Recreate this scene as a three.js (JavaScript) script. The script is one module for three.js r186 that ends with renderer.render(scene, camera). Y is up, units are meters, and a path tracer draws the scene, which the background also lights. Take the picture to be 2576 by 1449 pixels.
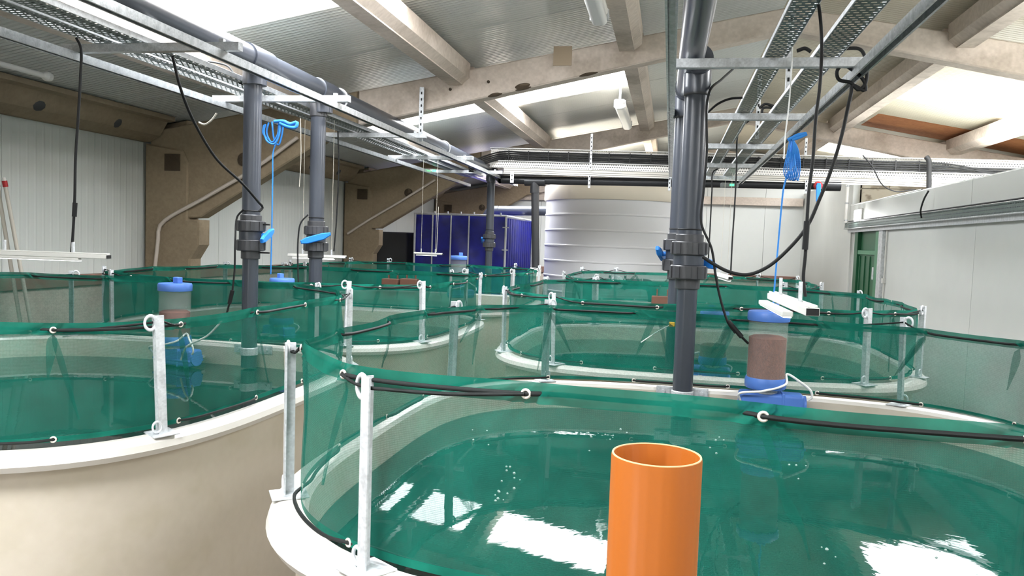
import * as THREE from 'three';
import { RoundedBoxGeometry } from 'three/addons/geometries/RoundedBoxGeometry.js';
import { mergeGeometries, toCreasedNormals } from 'three/addons/utils/BufferGeometryUtils.js';
import { RectAreaLightUniformsLib } from 'three/addons/lights/RectAreaLightUniformsLib.js';
RectAreaLightUniformsLib.init();

// ------------------------------------------------------------------ camera, sky, big lights, exposure
const W = 2576, H = 1449, F = 2000, EYE = 1.65;
const scene = new THREE.Scene();
const camera = new THREE.PerspectiveCamera(2 * Math.atan(H / 2 / F) * 180 / Math.PI, W / H, 0.05, 200);
const VX = 1687, VY = 618, ROLL = 0.035;                       // vanishing point of the building's length, and the camera's roll
const dir = new THREE.Vector3((VX - W / 2) / F, -(VY - H / 2) / F, -1).normalize();
const upc = new THREE.Vector3(Math.sin(ROLL), Math.cos(ROLL), 0); upc.z = -upc.dot(dir) / dir.z; upc.normalize();
const zc = dir.clone().negate(), xc = new THREE.Vector3().crossVectors(upc, zc);
const toCam = new THREE.Matrix4().makeBasis(xc, upc, zc);      // world axes seen in the camera
camera.quaternion.setFromRotationMatrix(toCam.clone().transpose());
camera.position.set(0, EYE, 0);
const renderer = new THREE.WebGLRenderer({ antialias: true });
renderer.toneMapping = THREE.LinearToneMapping;
renderer.toneMappingExposure = 1.38;
renderer.shadowMap.enabled = true;
scene.background = new THREE.Color(0.85, 0.92, 1.0);           // even overcast sky; the hall is closed, so it is seen by nobody
const SKYLIGHT = 20.0, SKYGLOW = 2.4, ADDEDLIGHT = 1.0;                           // radiance of the roof lights' area lamps, their sheets, and the unseen added panel

// ------------------------------------------------------------------ helpers
let seed = 7;
const rnd = () => { seed = (seed * 1664525 + 1013904223) % 4294967296; return seed / 4294967296; };
const rr = (a, b) => a + (b - a) * rnd();
const V = (x, y, z) => new THREE.Vector3(x, y, z);
const camM = toCam.clone().transpose();
function ray(px, py) { return V((px - W / 2) / F, -(py - H / 2) / F, -1).applyMatrix4(camM); }
function P(px, py, z) { const r = ray(px, py); const t = z / r.z; return V(r.x * t, EYE + r.y * t, z); }   // the point at depth z seen at a pixel of the survey photo
const names = new Map();
function numbered(n) { const k = names.get(n) || 0; names.set(n, k + 1); return k ? n + '_' + String(k).padStart(3, '0') : n; }
function tag(o, label, category, group, kind) {
  if (label) o.userData.label = label;
  if (category) o.userData.category = category;
  if (group) o.userData.group = group;
  if (kind) o.userData.kind = kind;
  return o;
}
function thing(name, label, category, pos = [0, 0, 0], group, kind) {
  const g = new THREE.Group(); g.name = numbered(name); g.position.set(...pos); scene.add(g);
  return tag(g, label, category, group, kind);
}
function mesh(name, geo, mat, parent = scene, label) {
  const m = new THREE.Mesh(Array.isArray(geo) ? merge(geo) : geo, mat);
  m.name = parent === scene ? numbered(name) : name;
  m.castShadow = m.receiveShadow = true; parent.add(m);
  if (label) m.userData.label = label;
  return m;
}
function merge(list) {
  const l = list.map(g => { let q = g.index ? g.toNonIndexed() : g.clone(); for (const k of Object.keys(q.attributes)) if (!['position', 'normal', 'uv'].includes(k)) q.deleteAttribute(k); return q; });
  return l.length === 1 ? l[0] : mergeGeometries(l);
}
// uv in metres, by the side each face looks to
function muv(g) {
  const q = g.index ? g.toNonIndexed() : g; const p = q.attributes.position, n = q.attributes.normal, uv = new Float32Array(p.count * 2);
  for (let i = 0; i < p.count; i += 3) {
    let ax = 0, ay = 0, az = 0;
    for (let k = 0; k < 3; k++) { ax += Math.abs(n.getX(i + k)); ay += Math.abs(n.getY(i + k)); az += Math.abs(n.getZ(i + k)); }
    for (let k = 0; k < 3; k++) {
      const x = p.getX(i + k), y = p.getY(i + k), z = p.getZ(i + k), j = (i + k) * 2;
      if (ay >= ax && ay >= az) { uv[j] = x; uv[j + 1] = z; } else if (ax >= az) { uv[j] = z; uv[j + 1] = y; } else { uv[j] = x; uv[j + 1] = y; }
    }
  }
  q.setAttribute('uv', new THREE.BufferAttribute(uv, 2)); return q;
}
const bx = (x0, y0, z0, x1, y1, z1) => muv(new THREE.BoxGeometry(Math.abs(x1 - x0), Math.abs(y1 - y0), Math.abs(z1 - z0)).translate((x0 + x1) / 2, (y0 + y1) / 2, (z0 + z1) / 2));
const rbx = (x0, y0, z0, x1, y1, z1, r = 0.004, s = 2) => muv(new RoundedBoxGeometry(Math.abs(x1 - x0), Math.abs(y1 - y0), Math.abs(z1 - z0), s, r).translate((x0 + x1) / 2, (y0 + y1) / 2, (z0 + z1) / 2));
const cyl = (r, y0, y1, s = 32, r2 = r) => new THREE.CylinderGeometry(r2, r, y1 - y0, s).translate(0, (y0 + y1) / 2, 0);
const lathe = (pts, s = 40) => toCreasedNormals(new THREE.LatheGeometry(pts.map(p => new THREE.Vector2(p[0], p[1])), s), 0.6);
const tube = (pts, r, per = 8, s = 8, closed = false) => new THREE.TubeGeometry(new THREE.CatmullRomCurve3(pts, closed, 'centripetal'), Math.max(2, per * (pts.length - 1)), r, s, closed);
function rod(a, b, r, s = 16) { const d = b.clone().sub(a); return new THREE.CylinderGeometry(r, r, d.length(), s).applyQuaternion(new THREE.Quaternion().setFromUnitVectors(V(0, 1, 0), d.clone().normalize())).translate((a.x + b.x) / 2, (a.y + b.y) / 2, (a.z + b.z) / 2); }
function extr(pts, z0, z1, bevel = 0) {     // polygon in x,y pulled along z
  const s = new THREE.Shape(pts.map(p => new THREE.Vector2(p[0], p[1])));
  const g = new THREE.ExtrudeGeometry(s, { depth: Math.abs(z1 - z0) - 2 * bevel, bevelEnabled: bevel > 0, bevelSize: bevel, bevelThickness: bevel, bevelOffset: -bevel, bevelSegments: 1 });
  return muv(g.translate(0, 0, Math.min(z0, z1) + bevel));
}
// noise and textures
const perm = new Uint8Array(512); { const q = [...Array(256).keys()]; for (let i = 255; i > 0; i--) { const j = Math.floor(rnd() * (i + 1)); [q[i], q[j]] = [q[j], q[i]]; } for (let i = 0; i < 512; i++) perm[i] = q[i & 255]; }
function vn(x, y, per) {
  const xi = Math.floor(x), yi = Math.floor(y), fx = x - xi, fy = y - yi, m = a => ((a % per) + per) % per;
  const h = (a, b) => perm[(perm[m(a) & 255] + m(b)) & 255] / 255, u = fx * fx * (3 - 2 * fx), v = fy * fy * (3 - 2 * fy);
  return (h(xi, yi) * (1 - u) + h(xi + 1, yi) * u) * (1 - v) + (h(xi, yi + 1) * (1 - u) + h(xi + 1, yi + 1) * u) * v;
}
function fbm(u, v, per, oct = 4) { let a = 0, w = 0.5, t = 0; for (let i = 0; i < oct; i++) { a += w * vn(u * per + i * 17, v * per + i * 31, per); t += w; per *= 2; w *= 0.55; } return a / t; }
function tex(size, fn, metres, srgb = false) {      // fn(u, v) -> [r, g, b] 0..1
  const d = new Uint8Array(size * size * 4);
  for (let j = 0; j < size; j++) for (let i = 0; i < size; i++) { const c = fn(i / size, j / size), k = (j * size + i) * 4; for (let q = 0; q < 3; q++) d[k + q] = Math.max(0, Math.min(255, 255 * c[q])); d[k + 3] = 255; }
  const t = new THREE.DataTexture(d, size, size); t.wrapS = t.wrapT = THREE.RepeatWrapping; t.magFilter = THREE.LinearFilter; t.minFilter = THREE.LinearMipmapLinearFilter; t.generateMipmaps = true;
  if (srgb) t.colorSpace = THREE.SRGBColorSpace; const m = Array.isArray(metres) ? metres : [metres, metres]; t.repeat.set(1 / m[0], 1 / m[1]); t.needsUpdate = true; return t;
}
function hash(n) { const s = Math.sin(n * 127.1 + 311.7) * 43758.5453; return s - Math.floor(s); }
const mixc = (a, b, t) => a.map((x, i) => x + (b[i] - x) * t), st = (a, b, x) => { const t = Math.max(0, Math.min(1, (x - a) / (b - a))); return t * t * (3 - 2 * t); };
const std = o => new THREE.MeshStandardMaterial(o), phy = o => new THREE.MeshPhysicalMaterial(o);

const T = {
  concrete: tex(512, (u, v) => { const n = fbm(u, v, 4, 6), s = st(.56, .72, fbm(u + .3, v + .1, 3, 5)), g = fbm(u, v, 64, 2); return mixc(mixc([.84, .79, .74], [.73, .68, .63], n), [.58, .53, .475], s * .45).map(c => c + (g - .5) * .08); }, 1.6, true),
  gritty: tex(256, (u, v) => { const n = .8 * fbm(u, v, 16, 4) + .2 * fbm(u, v, 64, 2); return [n, n, n]; }, .8),
  galv: tex(256, (u, v) => { const n = fbm(u, v, 10, 3), f = fbm(u + .4, v, 40, 2), c = .74 + .16 * (n - .5) + .12 * (f - .5); return [c * .985, c, c * 1.01]; }, .25, true),
  galvpale: tex(256, (u, v) => { const n = fbm(u, v, 10, 3), f = fbm(u + .4, v, 40, 2), c = .80 + .16 * (n - .5) + .12 * (f - .5); return [c * .99, c, c * 1.01]; }, .25, true),
  grout: tex(256, (u, v) => { const n = fbm(u, v, 24, 3); return [n, n, n].map(x => .3 + .35 * x); }, .3),
  roofrib: tex(256, (u, v) => { const a = Math.abs(((v * 20) % 1) - .5) * 2, h = st(.55, .9, a); return [h, h, h]; }, [1, 1]),
  wallrib: tex(256, (u, v) => { const a = Math.abs(((u * 12) % 1) - .5) * 2, h = st(.6, .95, a); return [h, h, h]; }, [1, 1]),
  steel: tex(256, (u, v) => { const c = .80 + .05 * (fbm(u, v, 6, 4) - .5) - .10 * st(.62, .75, fbm(u + .2, v + .7, 5, 5)); return [c * .985, c, c * .985]; }, 2.3, true),
  faint: tex(256, (u, v) => { const c = .93 + .06 * (fbm(u, v, 5, 5) - .5); return [c * .99, c, c * .985]; }, 2.9, true),
  gel: tex(512, (u, v) => { const s = st(.5, .8, fbm(u * 1, v, 8, 5)), g = fbm(u, v, 60, 2); return mixc([.82, .78, .715], [.79, .75, .67], s * .7).map(c => c + (g - .5) * .02); }, 1.7, true),
  weave: tex(256, (u, v) => { const a = .5 + .5 * Math.cos(u * 16 * 2 * Math.PI), b = .5 + .5 * Math.cos(v * 16 * 2 * Math.PI), t = Math.max(.72 * a, b), n = vn(u * 16, v * 16, 16), c = .40 + .28 * t + .08 * (n - .5); return [c, c, c]; }, .064),
  cloth: tex(256, (u, v) => { const c = .82 + .36 * (fbm(u, v, 5, 5) - .5); return [c, c, c]; }, .5, true),
  feed: tex(256, (u, v) => { const n = vn(u * 48, v * 48, 48), s = fbm(u, v, 8, 3); return mixc([.33, .165, .11], [.52, .31, .23], .6 * n + .5 * (s - .3)); }, .25, true),
  ripple: tex(512, (u, v) => { const n = .75 * fbm(u, v, 6, 4) + .25 * fbm(u + .5, v + .2, 30, 3); return [n, n, n]; }, 1.3),
  braid: tex(64, (u, v) => { const a = .5 + .5 * Math.sin((u * 2 + v) * 2 * Math.PI * 2), b = .5 + .5 * Math.sin((u * 2 - v) * 2 * Math.PI * 2); return [a * b, a * b, a * b]; }, [1, 1]),
  holes: tex(256, (u, v) => { const row = Math.floor(v * 4), x = ((u * 4 + (row % 2) * .5) % 1) - .5, y = ((v * 4) % 1) - .5; const d = Math.hypot(Math.max(0, Math.abs(x) - .16), y); const a = d > .17 ? 1 : 0; return [a, a, a]; }, .12),
  block: tex(256, (u, v) => { const n = fbm(u, v, 8, 5), s = st(.52, .62, fbm(u + .6, v + .3, 3, 5)); return mixc(mixc([.56, .52, .45], [.46, .42, .36], n), [.72, .69, .62], s * .8); }, .9, true),
  stainwood: tex(256, (u, v) => { const n = fbm(u, v, 4, 5), g = fbm(u * 1, v, 40, 2); return mixc([.74, .50, .30], [.60, .37, .22], n).map(c => c + (g - .5) * .08); }, 1, true),
};
const M = {
  concrete: std({ map: T.concrete, roughness: .9, bumpMap: T.gritty, bumpScale: .004 }),
  concretedirtyshade: std({ map: T.concrete, color: 0xbab19c, roughness: .9, bumpMap: T.gritty, bumpScale: .004 }),  // left-hand grime, darkened further to carry the shade on that side
  floor: std({ map: T.concrete, color: 0x77746f, roughness: .7, bumpMap: T.gritty, bumpScale: .002 }),
  roof: std({ color: new THREE.Color(.66, .66, .65), roughness: .32, metalness: .0, bumpMap: T.roofrib, bumpScale: .007, map: T.faint }),
  roofwarm: std({ color: new THREE.Color(.66, .585, .47), roughness: .45, bumpMap: T.roofrib, bumpScale: .007, map: T.faint }),
  rooftimber: std({ map: T.stainwood, roughness: .8 }),
  cladding: std({ color: new THREE.Color(.78, .79, .775), map: T.faint, roughness: .5, bumpMap: T.wallrib, bumpScale: .0018 }),
  plain: std({ color: new THREE.Color(.80, .80, .79), map: T.faint, roughness: .5 }),
  redrail: std({ color: 0x8a6a5e, roughness: .8, bumpMap: T.gritty, bumpScale: .002 }),
  galv: std({ map: T.galv, metalness: .45, roughness: .42, roughnessMap: T.grout }),
  galvpale: std({ map: T.galvpale, metalness: .2, roughness: .45 }),
  galvholes: std({ map: T.galv, color: 0x8c9c94, metalness: .45, roughness: .42, alphaMap: T.holes, alphaTest: .5, side: THREE.DoubleSide }),
  whiteholes: std({ color: 0xd2cfc9, roughness: .5, alphaMap: T.holes, alphaTest: .5, side: THREE.DoubleSide }),
  whitemetal: std({ color: 0xdedcd6, roughness: .45 }),
  trunking: std({ color: 0xbdb8ae, roughness: .5 }),
  pvc: std({ color: new THREE.Color(.052, .058, .072), roughness: .28 }),
  pvcdark: std({ color: new THREE.Color(.052, .052, .056), roughness: .36 }),
  pvcblack: std({ color: new THREE.Color(.022, .022, .024), roughness: .35 }),
  handle: std({ color: new THREE.Color(.02, .22, .72), roughness: .35 }),
  gel: std({ map: T.gel, roughness: .34 }),
  gelrimlit: std({ color: new THREE.Color(.74, .70, .64), roughness: .28 }),  // same gelcoat as the shell, painted paler to carry strong light on rims
  water: phy({ color: new THREE.Color(.010, .017, .014), roughness: .015, ior: 1.333, bumpMap: T.ripple, bumpScale: .00028 }),
  net: phy({ color: new THREE.Color(.016, .25, .178), map: T.cloth, roughness: .95, specularIntensity: .06, transmission: .4, thickness: 0, alphaMap: T.weave, transparent: true, side: THREE.DoubleSide }),
  hem: phy({ color: new THREE.Color(.014, .22, .152), map: T.cloth, roughness: .95, specularIntensity: .06, transmission: .15, thickness: 0, transparent: true, opacity: .9, side: THREE.DoubleSide }),
  rope: std({ color: 0x101513, roughness: .75, bumpMap: T.braid, bumpScale: .002 }),
  brass: std({ color: 0xe6ded2, metalness: .3, roughness: .35 }),
  ring: std({ color: 0xe2e3e6, metalness: .3, roughness: .4 }),
  rubber: std({ color: 0x080808, roughness: .7 }),
  orange: phy({ color: new THREE.Color(.36, .098, .012), roughness: .34, specularIntensity: .7 }),
  orangecut: std({ color: new THREE.Color(.72, .42, .20), roughness: .6 }),
  feedblue: std({ color: new THREE.Color(.085, .20, .58), roughness: .4 }),
  clear: phy({ color: new THREE.Color(.86, .88, .84), roughness: .25, specularIntensity: .5, transparent: true, opacity: .13, side: THREE.DoubleSide }),
  feed: std({ map: T.feed, roughness: .95, bumpMap: T.feed, bumpScale: .003 }),
  whitecord: std({ color: 0xe8e8e4, roughness: .5 }),
  cord: std({ color: new THREE.Color(.03, .24, .68), roughness: .7 }),
  tarp: phy({ color: new THREE.Color(.012, .017, .36), map: T.cloth, roughness: .42, clearcoat: .12, clearcoatRoughness: .3, side: THREE.DoubleSide }),
  silo: std({ color: new THREE.Color(.80, .80, .81), roughness: .42 }),
  silocap: std({ color: new THREE.Color(.80, .73, .60), roughness: .6 }),
  darkgrey: std({ color: new THREE.Color(.06, .06, .06), roughness: .7 }),
  green: std({ color: new THREE.Color(.010, .105, .040), roughness: .45 }),
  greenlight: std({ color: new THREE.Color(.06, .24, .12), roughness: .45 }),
  block: std({ map: T.block, roughness: .95, bumpMap: T.gritty, bumpScale: .004 }),
  patch: std({ color: 0xa3927c, roughness: .85 }),
  pocket: std({ map: T.block, color: 0x9a8f84, roughness: .95, bumpMap: T.gritty, bumpScale: .008 }),
  yellow: std({ color: 0xd9b23a, roughness: .5 }),
  brown: std({ color: 0x6d4a3a, roughness: .8 }),
  red: std({ color: 0xa81f22, roughness: .5 }),
  pole: std({ color: 0xc3bdb0, roughness: .5 }),
  diffuser: std({ color: 0xd8d9d6, roughness: .35 }),
  ledglow: std({ color: 0xffffff, emissive: new THREE.Color(1, 1, 1), emissiveIntensity: 2.2 }),
  greenled: std({ color: 0x40ff90, emissive: new THREE.Color(.1, 1, .4), emissiveIntensity: 1.2 }),
  skylight: std({ color: 0xf2f4f4, roughness: .6, emissive: new THREE.Color(1, .99, .97), emissiveIntensity: SKYGLOW, side: THREE.DoubleSide }),
};

// ------------------------------------------------------------------ the hall
const RX = 0.87, ROOFTOP = 3.75, SL = 0.185;                    // ridge, and the underside of the roof sheets
const roofY = x => ROOFTOP - SL * Math.abs(x - RX);
const XL = -5.05, XR = 6.8, ZB = -16.9, ZF = 2.6;
tag(mesh('floor', bx(XL - .3, -.2, ZB - .3, XR + .3, 0, ZF + .3), M.floor), 'grey concrete floor between and under the fish tanks', null, null, 'structure');

// roof: insulated sheets one metre wide, running from eave to ridge, with translucent roof lights let in
const ceiling = thing('ceiling', 'sloping roof of ribbed grey liner sheets', null, [0, 0, 0], null, 'structure');
const skyL = [[-.7, .5], [-5.1, -4.0], [-9.38, -8.4], [-14.4, -13.3]], skyR = [[-.7, .5], [-5.3, -4.2], [-10.05, -8.95], [-15.2, -14.1]];
const SKX = { L: [-3.40, -.50], R: [2.26, 5.1] };
function sheet(x0, x1, z0, z1, lift = 0, th = .06) {            // a slab following the slope
  const g = new THREE.BufferGeometry(), y0 = roofY(x0) + lift, y1 = roofY(x1) + lift;
  const b = new THREE.BoxGeometry(1, 1, 1), p = b.attributes.position;
  for (let i = 0; i < p.count; i++) { const a = p.getX(i) > 0, u = p.getY(i) > 0, f = p.getZ(i) > 0; p.setXYZ(i, a ? x1 : x0, (a ? y1 : y0) + (u ? th : 0), f ? z1 : z0); }
  b.computeVertexNormals(); return muv(b);
}
let winN = 0;
function slope(side) {
  const sk = side === 'L' ? skyL : skyR, [sx0, sx1] = SKX[side], e0 = side === 'L' ? XL - .2 : RX, e1 = side === 'L' ? RX : XR + .2;
  const cuts = []; let z = ZF + .2;
  for (const [a, b] of sk) { const n = Math.max(1, Math.round((z - b) / 1.05)); for (let k = 0; k < n; k++) cuts.push([z - (z - b) * (k + 1) / n, z - (z - b) * k / n, 0]); cuts.push([a, b, 1]); z = a; }
  const n = Math.max(1, Math.round((z - ZB + .2) / 1.05)); for (let k = 0; k < n; k++) cuts.push([z - (z - ZB + .2) * (k + 1) / n, z - (z - ZB + .2) * k / n, 0]);
  for (const [a, b, s] of cuts) {
    const lift = (cuts.indexOf(arguments[0]) , rr(0, .004)), g = .004;
    const mat = side === 'R' ? M.roofwarm : M.roof;
    if (!s) {
      if (side === 'R' && b < -10.4 && b > -11.5 && a < -11) { mesh('roof_panel', sheet(e0, 2.55, a + g, b - g, lift), mat, ceiling); mesh('roof_panel', sheet(2.55, e1, a + g, b - g, lift), M.rooftimber, ceiling, 'rust-stained orange brown roof panel'); }
      else mesh('roof_panel', sheet(e0, e1, a + g, b - g, lift), mat, ceiling);
    } else {
      if (sx0 > e0) mesh('roof_panel', sheet(e0, sx0, a + g, b - g, lift), mat, ceiling);
      if (sx1 < e1) mesh('roof_panel', sheet(sx1, e1, a + g, b - g, lift), mat, ceiling);
      const w = thing('window_' + (++winN), `translucent roof light glowing with daylight on the ${side === 'L' ? 'grey' : 'cream'} slope`, null, [0, 0, 0], null, 'structure');
      const pane = mesh('pane', sheet(sx0, sx1, a, b, .012, .02), M.skylight, w); pane.castShadow = false;
      const cx = (sx0 + sx1) / 2, cz = (a + b) / 2, len = Math.hypot(sx1 - sx0, roofY(sx1) - roofY(sx0));
      const L = new THREE.RectAreaLight(new THREE.Color(.94, .98, 1.03), SKYLIGHT, len - .06, b - a - .04);
      L.position.set(cx, roofY(cx) - .004, cz); const s = side === 'L' ? SL : -SL;
      L.up.set(0, 0, 1); L.lookAt(cx + s, roofY(cx) - 1.004, cz); w.add(L);
    }
  }
}
slope('L'); slope('R');
mesh('ridge_cap', extr([[RX - .25, ROOFTOP - .03], [RX, ROOFTOP + .02], [RX + .25, ROOFTOP - .03], [RX + .25, ROOFTOP + .1], [RX - .25, ROOFTOP + .1]], ZB - .1, ZF + .1).translate(0, .045, 0), M.roof, ceiling);

// portal frames of precast concrete
const FZ = [2.2, -2.35, -7.0, -11.8, -16.65].map(z => z);
const FT = .16;                                                 // thickness along the hall
FZ.forEach((z, i) => {
  if (i === 0) return;
  const far = i >= 3;
  const g = thing('concrete_frame', `precast concrete portal frame, ${['', 'overhead near the camera', 'nearest of those across the hall', 'second one back, above the rear cable trays', 'at the rear gable wall'][i]}`, null, [0, 0, 0], null, 'structure');
  const t = FT / 2, top = x => 3.63 - .18 * Math.abs(x - RX), bot = x => 3.44 - .213 * Math.abs(x - RX);
  const knee = (sx, xe, xi, xs) => [[xe, top(xe)], [RX, top(RX)], [RX, bot(RX)], [xs, bot(xs)], [xi + .12 * sx, 1.76], [xi - .10 * sx, 1.75], [xi - .10 * sx, 2.30], [xe, 2.35]];
  const xs = -3.02, xj = -2.86;
  mesh('knee', extr([[-4.98, top(-4.98)], [xj, top(xj)], [xj, bot(xj)], [xs, bot(xs)], [-4.44, 1.76], [-4.66, 1.75], [-4.66, 2.30], [-4.98, 2.35]].reverse(), z - t, z + t, .012), M.concretedirtyshade, g);
  mesh('rafter', extr([[xj + .004, top(xj)], [RX, top(RX)], [RX, bot(RX)], [xj + .004, bot(xj)]].reverse(), z - t, z + t, .012), M.concrete, g);
  const rp = knee(-1, XR - .08, XR - .5, XR - 2.05).reverse();
  mesh('rafter', extr(rp, z - t, z + t, .012), M.concrete, g);
  for (const s of [1, -1]) {
    const xo = s > 0 ? -5.02 : XR - .03, X = d => xo + s * d;
    const col = [[X(0), 0], [X(.49), 0], [X(.49), 1.36], [X(.58), 1.5], [X(.58), 1.74], [X(.46), 1.74], [X(.46), 2.28], [X(.40), 2.40], [X(0), 2.46]];
    mesh('column', extr(s > 0 ? col : col.reverse(), z - t - .02, z + t + .02, .015), s > 0 ? M.concretedirtyshade : M.concrete, g);
    const c = new THREE.CylinderGeometry(.065, .065, .02, 20).rotateX(Math.PI / 2);
    mesh('bolt_pocket', c.translate(s > 0 ? -3.98 : XR - 1.05, 2.32, z + t + .004), M.pocket, g, 'round dark bolt pocket');
    mesh('cover_plate', bx(X(.22), 2.2, z + t + .02, X(.38), 2.36, z + t + .035), M.pocket, g);
  }
  if (i === 2) {
    mesh('patch', bx(-1.07, 3.17, z + t, -.91, 3.335, z + t + .008), M.patch, g, 'brown square patch on rafter');
    for (const [px, py] of [[1133, 225], [1229, 206]]) { const q = P(px, py, z + t); mesh('bolt_pocket', new THREE.CylinderGeometry(.013, .013, .02, 12).rotateX(Math.PI / 2).translate(q.x, q.y, q.z), M.pocket, g); }
    for (const [px, py, w, h] of [[1315, 217, .10, .035], [1245, 238, .07, .02], [1480, 186, .09, .016]]) { const q = P(px, py, z + t - .01); mesh('chipped_edge', new THREE.IcosahedronGeometry(1, 3).scale(w, h, .014).rotateZ(.2).translate(q.x, q.y, q.z), M.pocket, g, 'dark chipped patch on the lower edge'); }
  }
});

// purlins, one length to each bay
const PX = [-3.44, -1.94, -.44, 2.2, 3.7, 5.2];
for (const x of PX) for (let b = 0; b < 4; b++) {
  const z0 = FZ[b], z1 = FZ[b + 1], y = roofY(x) - .012, s = x < RX ? -1 : 1;
  const sec = [[x - .065, y - .21], [x + .065, y - .21], [x + .065, y - (s > 0 ? .012 : .012)], [x - .065, y - .012]];
  const led = s < 0 ? [[x + .065, y - .20], [x + .125, y - .15], [x + .125, y - .02], [x + .065, y - .02]] : [[x - .125, y - .15], [x - .065, y - .20], [x - .065, y - .02], [x - .125, y - .02]];
  const o = thing('purlin', 'long precast concrete purlin carrying the roof sheets', null, [0, 0, 0], 'concrete purlins under the roof', 'structure');
  mesh('web', extr(sec.map(p => [p[0], p[1] + (p[1] > y - .1 ? -Math.abs(SL * .065) : 0)]), z0 - .06, z1 + .06, .008), M.concrete, o);
  mesh('ledge', extr(led, z0 - .06, z1 + .06), M.concrete, o);
}
// eaves beam on the left wall
for (let b = 0; b < 4; b++) {
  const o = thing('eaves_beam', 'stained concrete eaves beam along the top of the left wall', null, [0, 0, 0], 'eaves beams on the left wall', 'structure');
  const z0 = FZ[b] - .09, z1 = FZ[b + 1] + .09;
  mesh('beam', extr([[-5.04, 2.47], [-4.97, 2.47], [-4.86, 2.53], [-4.78, 2.66], [-4.70, 2.67], [-4.70, 2.71], [-5.04, 2.65]], z0, z1, .008), M.concretedirtyshade, o);
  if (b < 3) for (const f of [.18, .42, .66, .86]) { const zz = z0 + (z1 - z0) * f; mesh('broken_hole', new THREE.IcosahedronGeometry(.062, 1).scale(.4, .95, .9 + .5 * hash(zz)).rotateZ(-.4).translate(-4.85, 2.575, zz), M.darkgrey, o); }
}

// left wall: ribbed cladding sheets above a low rail
const wl = thing('wall_left', 'white ribbed cladding sheets of the left wall', null, [0, 0, 0], null, 'structure');
mesh('core', bx(XL - .12, 0, ZB - .2, XL - .05, 2.75, ZF + .2), M.plain, wl);
for (let z = 1.75; z > ZB; z -= 1.0) mesh('panel', rbx(XL - .05, 1.22, z - .996, XL, 2.5, z, .004), M.cladding, wl);
mesh('dwarf_wall', bx(XL - .05, 0, ZB, XL + .02, 1.12, ZF), M.concrete, wl);
tag(mesh('trim_1', rbx(XL - .04, 1.12, ZB, XL + .05, 1.22, ZF, .01), M.redrail), 'dull red brown rail along the foot of the left cladding', null, null, 'structure');
// rear wall
const wb = thing('wall_back', 'white cladding sheets of the rear gable wall', null, [0, 0, 0], null, 'structure');
mesh('core', extr([[XL - .1, 0], [XR + .1, 0], [XR + .1, 2.68], [RX, 3.8], [XL - .1, 2.68]], ZB - .2, ZB - .06), M.plain, wb);
for (let x = XL; x < 2.5; x += 1.15) { const x1 = Math.min(x + 1.146, 2.62), y0 = Math.min(roofY(x), roofY(x1)) - .02; mesh('panel', extr([[x, 1.1], [x1, 1.1], [x1, roofY(x1) - .02], ...(x < RX && x1 > RX ? [[RX, ROOFTOP - .02]] : []), [x, roofY(x) - .02]], ZB - .06, ZB, .003), M.plain, wb); }
mesh('dwarf_wall', bx(XL, 0, ZB - .06, 2.6, .98, ZB + .02), M.concrete, wb);
tag(mesh('trim_2', rbx(XL, .98, ZB - .04, 2.56, 1.11, ZB + .06, .01), M.redrail), 'dull red brown rail along the foot of the rear wall', null, null, 'structure');
tag(mesh('trim_3', rbx(XL, 2.52, ZB + .02, 2.56, 2.68, ZB + .14, .01), M.concrete), 'pale beige horizontal rail across the rear wall', null, null, 'structure');
// wall behind the camera, and the outer right wall
tag(mesh('wall_front', extr([[XL - .1, 0], [XR + .1, 0], [XR + .1, 2.68], [RX, 3.8], [XL - .1, 2.68]], ZF, ZF + .15), M.plain), 'white gable wall behind the camera', null, null, 'structure');
{  // added unseen panel; sized, placed and dimmed to brighten the left tank side
  const w = thing('window_' + (++winN), 'unseen translucent light panel added in the gable behind the camera', null, [0, 0, 0], null, 'structure');
  mesh('pane', bx(-4.6, .25, ZF - .02, -2.6, 1.75, ZF - .005), M.skylight, w).castShadow = false;
  mesh('frame', [bx(-4.7, .15, ZF - .05, -4.6, 1.85, ZF), bx(-2.6, .15, ZF - .05, -2.5, 1.85, ZF), bx(-4.6, 1.75, ZF - .05, -2.6, 1.85, ZF), bx(-4.6, .15, ZF - .05, -2.6, .25, ZF)], M.galvpale, w);
  const L = new THREE.RectAreaLight(new THREE.Color(.96, .985, 1.0), ADDEDLIGHT, 1.96, 1.46); L.position.set(-3.6, 1.0, ZF - .03); L.lookAt(-3.6, 1.0, -5); w.add(L);
}
tag(mesh('wall_outer', bx(XR, 0, ZB - .2, XR + .12, 2.75, ZF + .2), M.plain), 'outer wall beyond the inner room', null, null, 'structure');
// right wall: the side of a room built inside the hall, with a fascia that stands forward
const XW = 2.6, wr = thing('wall_right', 'smooth white wall of the inner room on the right', null, [0, 0, 0], null, 'structure');
mesh('panel', bx(XW, 0, -10.62, XW + .1, 2.3, -7.6), M.plain, wr);
mesh('panel', bx(XW, 0, -7.594, XW + .1, 2.3, -4.0), M.plain, wr);
mesh('panel', bx(XW, 0, -3.994, XW + .1, 2.3, ZF), M.plain, wr);
mesh('panel', bx(XW, 2.03, -12.42, XW + .1, 2.3, -10.626), M.plain, wr);
mesh('panel', bx(XW, 0, -12.42, XW + .1, 2.024, -12.16), M.plain, wr);
mesh('panel', bx(XW - .02, 0, ZB, XW + .08, 2.78, -12.424), M.plain, wr);
mesh('fascia', rbx(XW - .05, 2.03, -12.42, XW - .002, 2.32, -7.61, .004), M.plain, wr);
mesh('fascia', rbx(XW - .05, 2.03, -7.6, XW - .002, 2.32, ZF, .004), M.plain, wr);
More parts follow.
